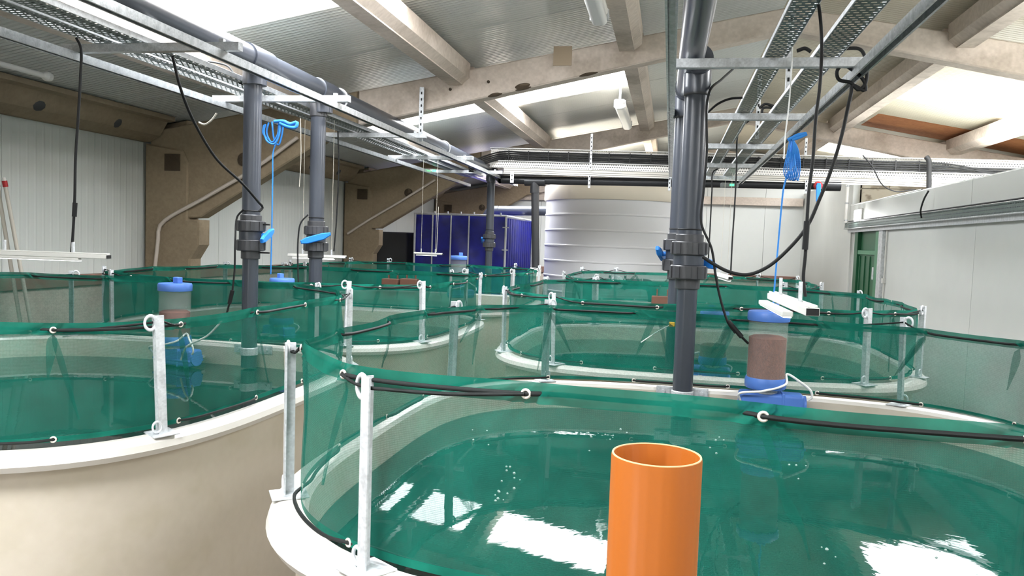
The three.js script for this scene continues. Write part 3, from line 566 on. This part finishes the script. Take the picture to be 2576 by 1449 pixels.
// ------------------------------------------------------------------ cable trays across the rear
{
  const z = -10.6, x0 = -2.45, x1 = 5.4, fall = -.012, Y = x => fall * (x + 1.5);
  const lean = g => { const p = g.attributes.position; for (let i = 0; i < p.count; i++) p.setY(i, p.getY(i) + Y(p.getX(i))); return g; };
  const seg = (xa, xb, ya, yb, za, zb) => lean(muv(new THREE.BoxGeometry(xb - xa, yb - ya, Math.max(.001, zb - za), 24, 1, 1).translate((xa + xb) / 2, (ya + yb) / 2, (za + zb) / 2)));
  const t = thing('cable_tray', 'upright perforated tray across the rear carrying black cables', 'cable tray', [0, 0, 0], 'rear trays');
  mesh('back_plate', lean(muv(new THREE.PlaneGeometry(x1 - x0, .17, 24, 1).translate((x0 + x1) / 2, 2.79, z - .01))), M.whiteholes, t);
  mesh('flange', seg(x0, x1, 2.868, 2.876, z - .02, z + .05), M.whitemetal, t);
  mesh('flange', seg(x0, x1, 2.700, 2.708, z - .02, z + .05), M.whitemetal, t);
  for (let i = 0; i < 5; i++) {
    const y = 2.722 + i * .026, pts = [];
    for (let x = -2.3; x < 5.3; x += .35) pts.push(V(x, y + Y(x) + rr(-.003, .003) - (x > 3.2 && i > 2 ? Math.min(.08, (x - 3.2) * .15) : 0), z + .015 + rr(-.004, .004)));
    pts.unshift(V(-2.5, y - .08 + Y(-2.5) - .02 * i, z + .02), V(-2.62 - .01 * i, y - .16, z + .16), V(-2.62, y - .18, z + .45));
    tag(mesh('cable', tube(pts, .0115, 4, 6), M.rubber), `black cable strapped along the upright rear tray, ${['lowest', 'second lowest', 'middle', 'second highest', 'topmost'][i]} of five`, 'cable', 'rear tray cables');
  }
  for (let x = -2.2; x < 3.2; x += .27) mesh('cable_tie', seg(x, x + .014, 2.712, 2.845, z + .024, z + .032), M.rubber, t);
  const u = thing('cable_tray', 'plain white trunking under the upright perforated tray at the rear', 'cable tray', [0, 0, 0], 'rear trays');
  mesh('perforated_strip', lean(muv(new THREE.PlaneGeometry(x1 - x0, .075, 24, 1).translate((x0 + x1) / 2, 2.655, z + .03))), M.whiteholes, u);
  mesh('channel', seg(x0 + .2, x1, 2.54, 2.615, z - .02, z + .045), M.trunking, u);
  mesh('backing', seg(x0 + .1, x1, 2.62, 2.86, z - .06, z - .05), M.darkgrey, t);
  for (const y of [2.55, 2.575]) mesh('seam', seg(x0 + .2, x1, y, y + .004, z + .0445, z + .047), M.rubber, u);
  mesh('flange', seg(x0, x1, 2.612, 2.62, z - .02, z + .06), M.whitemetal, u);
  mesh('flange', seg(x0, x1, 2.532, 2.541, z - .02, z + .06), M.whitemetal, u);
  tag(mesh('cable', tube([P(2330, 395, -10.5), P(2336, 402, -10.48), P(2337, 440, -10.5), P(2337, 480, -10.5)], .03, 6, 10), M.rubber), 'thick black cable drop over the rear trays above the inner room', 'cable');
  tag(mesh('cable', tube([P(2170, 390, -10.45), P(2195, 420, -10.45), P(2220, 465, -10.45), P(2255, 482, -10.45), P(2300, 478, -10.45), P(2325, 488, -10.45)], .008, 8, 6), M.rubber), 'thin dark cable looping below the rear trays before the block wall', 'cable');
}
// fascia tray and conduit of the inner room
{
  const t = thing('cable_tray', 'perforated steel tray along the bottom of the white fascia', 'cable tray', [0, 0, 0]);
  const x = XW - .055; mesh('side_plate', muv(new THREE.PlaneGeometry(15, .085).rotateY(-Math.PI / 2).translate(x - .06, 2.025, -4.95)), M.galvholes, t);
  mesh('flange', rbx(x - .065, 1.975, -12.45, x, 1.985, ZF, .003), M.galvpale, t); mesh('flange', rbx(x - .065, 2.066, -12.45, x, 2.074, ZF, .003), M.galv, t);
  mesh('back_plate', bx(x - .004, 1.93, -12.45, x, 2.075, ZF), M.galvpale, t);
  tag(mesh('cable', tube([V(x - .03, 2.085, -12.3), V(x - .03, 2.083, -10), V(x - .03, 2.085, -7), V(x - .03, 2.084, -3)], .011, 12, 6), M.rubber), 'black cable lying on the fascia tray', 'cable');
  tag(mesh('cable', tube([P(2336, 480, -8.62), P(2325, 500, -8.62), P(2316, 530, -8.66), P(2318, 548, -8.7)], .009, 8, 6), M.rubber), 'short grey cable hanging over the white fascia', 'cable');
  const c = thing('conduit', 'white upright conduit at the corner of the fascia', 'conduit', [2.5, 0, -12.42]); mesh('pipe', cyl(.022, 2.0, 2.9, 16), M.whitemetal, c); for (const y of [2.1, 2.35, 2.6, 2.8]) mesh('clip', nut(.015, .027, y, y + .02), M.galv, c);
  const l = thing('bulkhead_lamp', 'square white lit bulkhead lamp on the white fascia', 'lamp', [XW - .055, 2.15, -11.7]);
  mesh('housing', new RoundedBoxGeometry(.03, .20, .22, 3, .012), M.whitemetal, l);
  mesh('diffuser', new RoundedBoxGeometry(.07, .17, .19, 4, .03).translate(-.04, 0, 0), M.ledglow, l);
  const pl = new THREE.PointLight(0xffffff, .5, 0, 2); pl.position.set(-.11, 0, 0); pl.castShadow = true; l.add(pl);
  tag(mesh('cable', tube([P(2150, 522, -12.3), P(2200, 512, -11.4), P(2250, 500, -10.6), P(2300, 490, -9.6), P(2345, 484, -9)].map(p => V(XW - .06, 2.315 + rr(-.012, .012), p.z)), .008, 8, 6), M.whitecord), 'loose white cable along the top edge of the fascia', 'cable');
  tag(mesh('conduit', [rod(V(XW - .015, 0, -10.45), V(XW - .015, 1.98, -10.45), .010, 12), rbx(XW - .04, 1.28, -10.48, XW, 1.34, -10.42, .004)], M.whitemetal), 'thin white conduit on the wall right of the green door', 'conduit');
}

// ------------------------------------------------------------------ things at the rear
{ // silo
  const t = thing('silo', 'tall round white ribbed water tank with a cream top band', 'tank', [-.94, 0, -13.75]);
  const pr = [[0, .0], [1.2, 0]]; for (let y = .1; y < 2.35; y += .253) pr.push([1.2, y], [1.2, y + .215], [1.212, y + .222], [1.212, y + .240], [1.2, y + .25]);
  mesh('wall', toCreasedNormals(new THREE.LatheGeometry(pr.map(p => new THREE.Vector2(...p)), 96), .5), M.silo, t);
  mesh('top_band', lathe([[1.19, 2.34], [1.225, 2.34], [1.235, 2.36], [1.235, 2.56], [1.22, 2.59], [1.0, 2.60], [0, 2.62]], 96), M.silocap, t);
}
{ // blue container
  const x0 = -4.12, x1 = -2.6, z0 = -12.5, z1 = -15.0, h = 2.03;
  const t = thing('tarpaulin_container', 'square container of dark blue tarpaulin in a thin steel frame', 'container', [0, 0, 0]);
  const g = new THREE.PlaneGeometry(x1 - x0, h, 60, 60), p = g.attributes.position;
  for (let i = 0; i < p.count; i++) { const u = p.getX(i), v = p.getY(i); p.setZ(i, .02 * Math.sin((u + v * .6) * 9) * (fbm(u * .3 + .5, v * .3 + .5, 8, 3)) + .035 * (fbm(u * .25 + .5, v * .25 + .5, 8, 4) - .5)); }
  g.computeVertexNormals(); g.translate((x0 + x1) / 2, h / 2, z0 - .045);
  mesh('front_sheet', muv(g), M.tarp, t);
  mesh('top_sheet', muv(bx(x0 + .02, h - .03, z1 + .02, x1 - .02, h - .02, z0 - .05)), M.tarp, t);
  mesh('left_sheet', bx(x0 + .01, 0, z1, x0 + .02, h, z0 - .05), M.tarp, t);
  mesh('rear_sheet', bx(x0, 0, z1, x1, h, z1 + .01), M.tarp, t);
  const sh = []; const K = 12; for (let i = 0; i <= K * 8; i++) { const f = i / (K * 8); sh.push([z0 - .05 + (z1 - z0 + .1) * f, .03 * Math.sin(f * K * 2 * Math.PI)]); }
  const pos = [], idx = [], uv = []; sh.forEach(([z, d], i) => { pos.push(x1 - .03 + d, 0, z, x1 - .03 + d, h - .02 - .03 * Math.abs(Math.sin(i / 8 * Math.PI)), z); uv.push(z, 0, z, h); if (i) { const a = (i - 1) * 2; idx.push(a, a + 2, a + 1, a + 1, a + 2, a + 3); } });
  const sg = new THREE.BufferGeometry(); sg.setAttribute('position', new THREE.Float32BufferAttribute(pos, 3)); sg.setAttribute('uv', new THREE.Float32BufferAttribute(uv, 2)); sg.setIndex(idx); sg.computeVertexNormals();
  mesh('side_sheet', sg, M.tarp, t, 'pleated side sheet');
  for (const x of [x0, -3.82, -3.51, -3.21, x1]) mesh('pole', rod(V(x, 0, z0), V(x, h, z0), x === x0 || x === x1 ? .018 : .013, 12), M.galvpale, t);
  mesh('pole', rod(V(x1, 0, z1), V(x1, h, z1), .018, 12), M.galvpale, t);
  mesh('top_rail', rod(V(x0 - .02, h, z0), V(x1 + .02, h, z0), .016, 12), M.galvpale, t); mesh('top_rail', rod(V(x1, h, z0), V(x1, h, z1), .016, 12), M.galvpale, t);
  for (let i = 0; i < 7; i++) mesh('hook', bx(x0 + .1 + i * .22, h + .01, z0 - .01, x0 + .12 + i * .22, h + .05, z0 + .01), M.galvpale, t);
  for (let i = 0; i < 5; i++) mesh('hook', bx(x1 - .05, .4 + i * .36, z0 + .01, x1 + .05, .415 + i * .36, z0 + .02), M.galvpale, t);
}
tag(mesh('storage_bin', rbx(-5.0, 0, -15.6, -4.45, 1.72, -13.1, .03), M.darkgrey), 'large dark grey bin in the shade left of the blue container', 'bin');
{ // outlet pipe with a valve behind the rear right tank
  const t = thing('outlet_pipe', 'dark green outlet pipe with elbow and flanged valve behind the rear right net', 'pipe', [0, 0, 0]);
  const z = -10.55, a = P(1478, 712, z), b = P(1615, 714, z);
  mesh('pipe', rod(a, b, .07, 24), M.pvcdark, t); mesh('elbow', tube([b, V(b.x + .1, b.y - .02, z), V(b.x + .15, b.y - .14, z), V(b.x + .15, .6, z)], .072, 8, 18), M.pvcdark, t);
  const c = P(1552, 711, z + .09); mesh('valve', lathe([[.03, -.03], [.085, -.03], [.09, 0], [.085, .03], [.03, .03]], 24).rotateX(Math.PI / 2).translate(c.x, c.y, c.z), M.galvpale, t);
  for (const s of [-.1, .1]) mesh('flange', rod(V(c.x + s - .012, c.y, z), V(c.x + s + .012, c.y, z), .1, 24), M.pvcblack, t);
  mesh('leg', rod(V(a.x, 0, z), a, .06, 20), M.pvcdark, t);
}
// brown boxes hung on the far nets
for (const [px, l] of [[984, 'left one of two small brown boxes on the rear left tank'], [1030, 'right one of two small brown boxes on the rear left tank']]) { const q = P(px, 712, -7.36); tag(mesh('feed_box', [rbx(q.x - .082, q.y - .042, q.z - .05, q.x + .082, q.y + .042, q.z + .05, .006), bx(q.x - .05, q.y + .03, q.z - .07, q.x - .04, q.y + .075, q.z - .045), bx(q.x + .04, q.y + .03, q.z - .07, q.x + .05, q.y + .075, q.z - .045)], M.brown), l, 'box', 'brown boxes'); }
{ const q = P(1665, 757, -7.12); tag(mesh('feed_box', [rbx(q.x - .09, q.y - .042, q.z - .05, q.x + .09, q.y + .042, q.z + .05, .006), bx(q.x - .05, q.y + .03, q.z - .07, q.x - .04, q.y + .10, q.z - .045), bx(q.x + .04, q.y + .03, q.z - .07, q.x + .05, q.y + .10, q.z - .045)], M.brown), 'single small brown box seen left of the grey drop pipe', 'box', 'brown boxes'); }

// ------------------------------------------------------------------ feeders
function feeder(x, z, ybase, s, turn, label, fill, blue = true) {
  const t = thing('fish_feeder', label, 'feeder', [x, ybase, z], 'automatic feeders'); t.rotation.y = turn; t.scale.setScalar(s);
  mesh('motor_housing', [rbx(-.125, 0, -.055, .185, .105, .055, .018, 4), rbx(-.128, .03, -.06, .188, .045, .06, .006), rbx(.075, -.003, -.058, .09, .108, .058, .006), rod(V(.17, .052, 0), V(.195, .052, 0), .045, 24)], M.feedblue, t);
  mesh('neck', nut(.02, .06, .10, .125), M.galvpale, t, 'metallic neck');
  mesh('collar', lathe([[.05, .125], [.094, .125], [.1, .135], [.1, .165], [.096, .18], [.05, .18]], 40), M.feedblue, t);
  mesh('hopper', lathe([[.094, .17], [.094, .47]], 48), M.clear, t, 'clear plastic tube');
  mesh('feed', lathe([[0, .175], [.090, .175], [.090, .175 + .28 * fill], [.07, .185 + .28 * fill], [0, .19 + .28 * fill]], 40), M.feed, t, 'brown feed pellets');
  const lid = mesh('lid', lathe([[.09, .462], [.1, .462], [.102, .468], [.102, .498], [.097, .508], [0, .511]], 48), M.feedblue, t);
  mesh('knob', rbx(-.0, .508, -.02, .045, .548, .02, .006), M.feedblue, lid);
  mesh('bracket', [bx(-.05, .03, -.16, -.02, .045, -.05), bx(.06, .03, -.16, .09, .045, -.05)], M.galvpale, t);
  mesh('power_cord', tube([V(-.12, .06, .05), V(-.13, .10, .08), V(-.02, .125, .105), V(.09, .16, .06), V(.1, .20, .0), V(.16, .17, .03), V(.21, .13, .05), V(.215, .10, .05), V(.20, .085, .045)], .006, 8, 8), M.whitecord, t, 'white cord looped round the base');
  return t;
}
feeder(.485, -4.03, .85, .98, 0, 'blue fish feeder with half-full clear tube on the foreground tank', .72);
feeder(-3.02, -4.45, .80, 1, -.25, 'blue fish feeder seen behind the left foreground net', .55);
feeder(.28, -4.93, .84, .84, 3.0, 'blue fish feeder on the middle right tank, seen through the net', .3);
feeder(-2.66, -5.15, .90, .84, 2.7, 'blue fish feeder behind the left drop pipes, only lid and tube clear', .1);
feeder(-2.50, -9.3, .93, 1, .4, 'far fish feeder with pale lid before the blue container', .1);

// ------------------------------------------------------------------ lamps
function batten(label, a, b, w, lit, low, cordTo) {                     // two slim LED bars under a rail
  const t = thing('led_batten', label, 'lamp', [0, 0, 0], 'hanging LED battens'); const d = b.clone().sub(a), L = d.length(), q = new THREE.Quaternion().setFromUnitVectors(V(1, 0, 0), d.clone().normalize()), m = a.clone().add(b).multiplyScalar(.5);
  const put = g => g.applyQuaternion(q).translate(m.x, m.y, m.z);
  mesh('rail', put(merge([rbx(-L / 2, -w / 2, -w * .8, L / 2, w / 2, w * .8, .004), rbx(-L / 2, w / 2, -w * .55, L / 2, w * .8, -w * .25, .002), rbx(-L / 2, w / 2, w * .25, L / 2, w * .8, w * .55, .002)])), M.whitemetal, t);
  const hs = mesh('housing', put(rbx(-L * .42, -w * 1.2, -w * (.7 + low), L * .30, -w * .5, w * (.7 - low), .004)), M.whitemetal, t);
  mesh('led_strip', put(rbx(-L * .42, -w * 1.32, -w * (.5 + low), L * .30, -w * 1.19, w * (.5 - low), .002)), M.ledglow, hs);
  mesh('end_cap', put(bx(L / 2, -w * .4, -w * .7, L / 2 + .004, w * .4, w * .7)), M.rubber, t);
  for (const s of [-.25, .25]) mesh('hanger_rod', put(rbx(s * L - .006, w * .5, -.006, s * L + .006, w * 3.2, .006, .002)), M.galvpale, t);
  if (cordTo) for (const s of [-.25, .25]) mesh('hanger_cord', rod(V(m.x + s * L * d.x / L, m.y + w * 3, m.z + s * L * d.z / L), V(m.x + s * L * d.x / L, cordTo, m.z + s * L * d.z / L), .0022, 6), M.pole, t);
  if (lit) { const r = new THREE.RectAreaLight(0xffffff, lit, L * .7, w); r.position.set(m.x, m.y - w * 1.6, m.z); r.up.set(0, 0, 1); r.lookAt(m.x, m.y - 2, m.z); t.add(r); }
  return t;
}
batten('lit white LED batten at the left edge above the tank', V(-3.35, 1.50, -3.3), V(-2.59, 1.505, -3.3), .02, 8, 0);
batten('white LED batten behind the second left drop pipe', V(-3.10, 1.462, -6.1), V(-2.59, 1.462, -6.1), .018, 3, 0, 2.568);
batten('small white LED batten in front of the blue container', V(-2.97, 1.455, -9.0), V(-2.62, 1.455, -9.0), .018, 3, 0, 2.568);
batten('white aluminium LED batten hanging above the blue feeder at right', P(1943, 745, -3.44), P(2044, 785, -2.5), .026, 0, -1.7);
batten('far white LED batten above the rear right tank', P(1805, 691, -9.4), P(1838, 700, -8.6), .032, 0, .5, 2.44);
function fluoro(z0, z1, x, y, label) {
  const t = thing('fluorescent_light', label, 'lamp', [x, y, (z0 + z1) / 2], 'unlit fluorescent fittings'); const L = Math.abs(z1 - z0);
  mesh('tray', new RoundedBoxGeometry(.12, .05, L, 3, .02).translate(0, .03, 0), M.whitemetal, t);
  mesh('diffuser', new RoundedBoxGeometry(.11, .08, L - .02, 4, .035).translate(0, -.02, 0), M.diffuser, t, 'unlit white cover');
  for (const s of [-.46, .46]) { mesh('clip', bx(-.066, -.03, s * L - .012, .066, .05, s * L + .012), M.galvpale, t); mesh('suspension', bx(-.012, .05, s * L - .004, .012, .22, s * L + .004), M.galvpale, t); }
}
fluoro(-9.2, -10.9, -.645, 3.24, 'unlit fluorescent fitting by the purlin beyond the nearest rafter');
fluoro(-4.2, -5.75, -.565, 3.24, 'unlit fluorescent fitting cut off by the top edge');
{ const t = thing('pull_cord', 'short white pull cord hanging from the left purlin', 'cord', [0, 0, 0]); const a = P(984, 48, -5.6), b = P(984, 86, -5.6); mesh('string', rod(a, b, .003, 6), M.whitecord, t); mesh('toggle', rod(P(984, 74, -5.6), b, .010, 10), M.whitecord, t); }
{ const t = thing('wall_tube', 'cream plastic tube with a bulb end below the left eaves', 'pipe', [0, 0, 0]); mesh('pipe', rod(V(-4.42, 2.70, -2.6), V(-4.42, 2.70, -4.95), .019, 12), M.whitemetal, t); mesh('bulb_end', lathe([[0, 0], [.03, .01], [.035, .05], [.016, .09]], 16).rotateX(Math.PI / 2).translate(-4.42, 2.70, -5.03), M.whitemetal, t); }
for (const [px, py, l] of [[1090, 430, 'clear driver box with green glow at the end of the left trays'], [1835, 466, 'clear driver box with green glow at the end of the right trays']]) {
  const q = P(px, py, px < 1500 ? -10.15 : -9.55), t = thing('driver_box', l, 'driver box', [q.x, q.y, q.z]);
  mesh('case', new RoundedBoxGeometry(.20, .05, .12, 3, .01), M.clear, t); mesh('green_light', rbx(.0, -.012, .03, .05, .012, .055, .004), M.greenled, t);
}

// ------------------------------------------------------------------ loose cables and cords
const cab = (pts, r, l, m = M.rubber, c = 'cable') => tag(mesh(c === 'cord' ? 'cord' : 'cable', tube(pts, r, 10, 8), m), l, c);
const PL = (z, list) => list.map(([x, y, d]) => P(x, y, d === undefined ? z : d));
cab(PL(-3.3, [[192, 96], [203, 118], [202, 200], [197, 290], [190, 400], [188, 500], [184, 580], [180, 636]]), .0062, 'black lamp cable hanging at the left edge');
tag(mesh('cable_plug', [rod(P(189, 510, -3.3), P(187, 545, -3.3), .011, 10)], M.rubber), 'black inline plug on the lamp cable at the left edge', 'plug');
cab(PL(-4.2, [[434, 142, -3.6], [455, 225, -3.7], [490, 310, -3.9], [545, 400, -4.1], [610, 462, -4.3], [650, 508, -4.44], [661, 522, -4.48], [652, 532, -4.46]]), .0075, 'black cable sagging from the near cross bar to the first left drop pipe');
cab(PL(-4.5, [[612, 528, -4.45], [597, 545, -4.45], [592, 600, -4.42], [590, 680, -4.42], [585, 730, -4.42]]), .006, 'black cable running down beside the first left drop pipe');
tag(mesh('cable_plug', [rod(P(585, 730, -4.42), P(577, 764, -4.42), .012, 10), rod(P(577, 764, -4.42), P(571, 786, -4.42), .006, 8)], M.rubber), 'black inline plug hanging beside the first left drop pipe', 'plug');
cab(PL(-5.4, [[775, 540, -5.42], [757, 560], [750, 600], [750, 690], [752, 720]]), .006, 'black cable beside the second left drop pipe');
cab(PL(-6.1, [[850, 330], [852, 420], [846, 560], [840, 632]]), .006, 'thin black lamp cable right of the second left drop pipe');
cab(PL(-4.6, [[523, 155], [545, 158], [575, 168], [600, 205], [612, 213]]), .006, 'short dark cable at the first tee of the left main');
cab(PL(-4.6, [[500, 308], [515, 313], [532, 302], [545, 285]]), .006, 'short pale cable end curling below the left rail', M.pole);
cab(PL(-3.7, [[2120, 122], [2165, 125], [2180, 165], [2176, 212], [2160, 226], [2140, 208], [2110, 200], [2106, 178], [2120, 165], [2150, 180], [2174, 205], [2176, 228], [2145, 215], [2141, 235], [2135, 262], [2115, 350], [2090, 430], [2062, 500], [2030, 570], [1985, 625], [1930, 672], [1880, 691], [1835, 684], [1795, 664], [1768, 646]]), .0078, 'thick black cable in a long sagging loop at right');
cab(PL(-2.95, [[2058, 0, -2.9], [2065, 60], [2067, 130], [2062, 220], [2052, 300], [2045, 400], [2035, 480], [2030, 560], [2026, 640], [2021, 700], [2026, 746]]), .0058, 'black lamp cable hanging to the LED batten at right');
tag(mesh('cable_plug', [rod(P(2030, 556, -2.94), P(2025, 628, -2.94), .0105, 10)], M.rubber), 'black inline plug on the lamp cable at right', 'plug');
cab(PL(-4.0, [[1845, 173, -4.4], [1815, 200, -4.2], [1785, 230], [1778, 262], [1778, 380], [1770, 480], [1764, 560], [1790, 625], [1800, 690], [1812, 750], [1832, 812], [1850, 838]]), .0062, 'black cable down the near grey drop pipe to the blue feeder');
tag(mesh('cable_plug', [rod(P(1832, 808, -4.0), P(1866, 848, -4.0), .012, 10), rod(P(1866, 848, -4.0), P(1882, 864, -4.02), .006, 8)], M.rubber), 'black inline plug beside the blue feeder at right', 'plug');
cab(PL(-4.3, [[1780, 283], [1805, 262], [1835, 249], [1868, 246]]), .0062, 'black cable arching from the near drop pipe to the right tray');
cab(PL(-6.6, [[1884, 304], [1862, 322], [1855, 345], [1853, 420], [1848, 520], [1842, 610], [1838, 692]]), .0062, 'thin black cable to the far LED batten at right');
cab(PL(-8.8, [[1808, 424], [1794, 432], [1791, 480], [1787, 560], [1781, 670]]), .0075, 'thin black cable right of the near drop pipe at the rear');
cab(PL(-4.7, [[2005, 128, -4.0], [2025, 122, -4.0], [2040, 130, -4.0]]), .009, 'short black cable bridging the two right trays near the bright bar');
cab(PL(-5.6, [[1910, 272], [1925, 262], [1955, 272], [1920, 272], [1917, 292]]), .009, 'short dark cable between the right trays at the second bar');
cab([P(455, 905, -4.35), P(470, 872, -4.3), P(520, 846, -4.3), P(545, 822, -4.3), P(557, 808, -4.3)], .006, 'white feeder cord rising to the left foreground net', M.whitecord, 'cord');
{ const q = P(1690, 816, -4.16), t = thing('yellow_clip', 'small yellow clip with a pale cord at the left side of the near drop pipe', 'clip', [q.x, q.y, q.z]); mesh('clip', new RoundedBoxGeometry(.03, .025, .02, 2, .004), M.yellow, t); const e = P(1612, 862, -4.12); mesh('cord', tube([V(-.01, -.005, 0), V((e.x - q.x) * .5, (e.y - q.y) * .45, .01), V(e.x - q.x, e.y - q.y, .03)], .0028, 8, 6), M.whitecord, t); }
// blue cords
{
  const q = P(690, 330, -5.0), t = thing('blue_cord', 'bundle of bright blue cord tied under the left trays', 'cord', [0, 0, 0]);
  const pl = (list, z) => tube(list.map(([x, y]) => P(x, y, z)), .006, 8, 6);
  mesh('coil', [pl([[668, 312], [664, 330], [672, 355], [690, 362], [702, 340], [706, 308]], -4.95), pl([[676, 308], [671, 335], [684, 358], [698, 340], [702, 306]], -4.97), pl([[684, 306], [690, 350], [700, 365], [708, 345], [712, 318]], -4.99), pl([[664, 314], [662, 335], [676, 352]], -5.0)], M.cord, t);
  mesh('knot', tube([P(690, 306, -4.95), P(712, 305, -4.95), P(730, 312, -4.95), P(747, 308, -4.95), P(744, 320, -4.95), P(722, 318, -4.95), P(704, 310, -4.95)], .012, 6, 8), M.cord, t);
  mesh('tail', tube([P(697, 355, -4.97), P(688, 378, -4.97), P(686, 450, -4.98), P(684, 560, -5.0), P(681, 690, -5.05)], .0045, 8, 6), M.cord, t);
}
{
  const t = thing('blue_cord', 'bundle of bright blue cord hanging from the right rail', 'cord', [0, 0, 0]), z = -4.1;
  const g = []; for (let i = 0; i < 7; i++) { const o = i * 5.0 - 4; g.push(tube([P(1990 + rr(-3, 3), 348, z - .01 * i), P(1982 + o * .6, 390, z), P(1976 + o, 430 + rr(-6, 6), z + .012 * i), P(1984 + o * .9, 452 + rr(-4, 4), z), P(1992 + o * .8, 420, z - .01), P(1996 + o * .4, 372, z), P(1994, 350, z)], .0030, 8, 6)); }
  mesh('coil', g, M.cord, t);
  mesh('knot', tube([P(1982, 352, z), P(1994, 346, z), P(2006, 340, z), P(2030, 336, z), P(2012, 345, z), P(1992, 352, z)], .008, 6, 8), M.cord, t);
  mesh('tail', tube([P(1984, 430, z), P(1972, 470, z), P(1966, 520, z), P(1958, 610, z), P(1951, 690, z + .02), P(1945, 768, z + .05)], .0045, 8, 6), M.cord, t);
}
cab(PL(-3.5, [[1994, 60], [1992, 160], [1985, 260], [1975, 345], [1972, 400]]), .0028, 'thin white string hanging beside the right tray', M.whitecord, 'cord');
cab(PL(-5.3, [[756, 298], [757, 400], [753, 470]]), .0028, 'thin cream string between the left drop pipes', M.pole, 'cord');
cab(PL(-9.0, [[1103, 520], [1100, 590], [1098, 634]]), .004, 'thin string down to the small batten before the blue container', M.pole, 'cord');
// poles against the left wall
for (const [x0, y0, x1, y1, l] of [[14, 470, 78, 815, 'right one of two long net poles leaning on the left wall'], [-6, 470, 52, 815, 'left one of two long net poles leaning on the left wall']]) {
  const t = thing('net_pole', l, 'pole', [0, 0, 0], 'leaning net poles'); const a = V(-4.99, 0, 0); const top = P(x0, y0, -5.05), low = P(x1, y1, -5.22); const d = low.clone().sub(top).normalize(); const foot = top.clone().add(d.multiplyScalar(top.y / -d.y));
  mesh('shaft', rod(foot, top, .014, 14), M.pole, t); const u = top.clone().sub(foot).normalize();
  mesh('red_end', rod(top, top.clone().add(u.clone().multiplyScalar(.045)), .018, 14), M.red, t, 'red plastic end'); mesh('tip', rod(top.clone().add(u.clone().multiplyScalar(.045)), top.clone().add(u.clone().multiplyScalar(.07)), .012, 12), M.whitemetal, t);
}
// conduit along the haunches
for (const [z, zz, l] of [[-7, 0, 'grey conduit up the haunch of the nearest concrete frame'], [-11.8, 1, 'grey conduit up the haunch of the second concrete frame']]) {
  const f = FT / 2 + .05, pts = z === -7 ? [P(390, 672, z + f + .02), P(398, 600, z + f + .02), P(402, 568, z + f), P(520, 495, z + f), P(640, 424, z + f), P(748, 346, z + f)] : [P(874, 588, z + f), P(930, 552, z + f), P(1010, 505, z + f), P(1095, 452, z + f)];
  tag(mesh('conduit', tube(pts, .018, 6, 10), M.concrete), l, 'conduit', 'haunch conduits');
}

renderer.render(scene, camera);
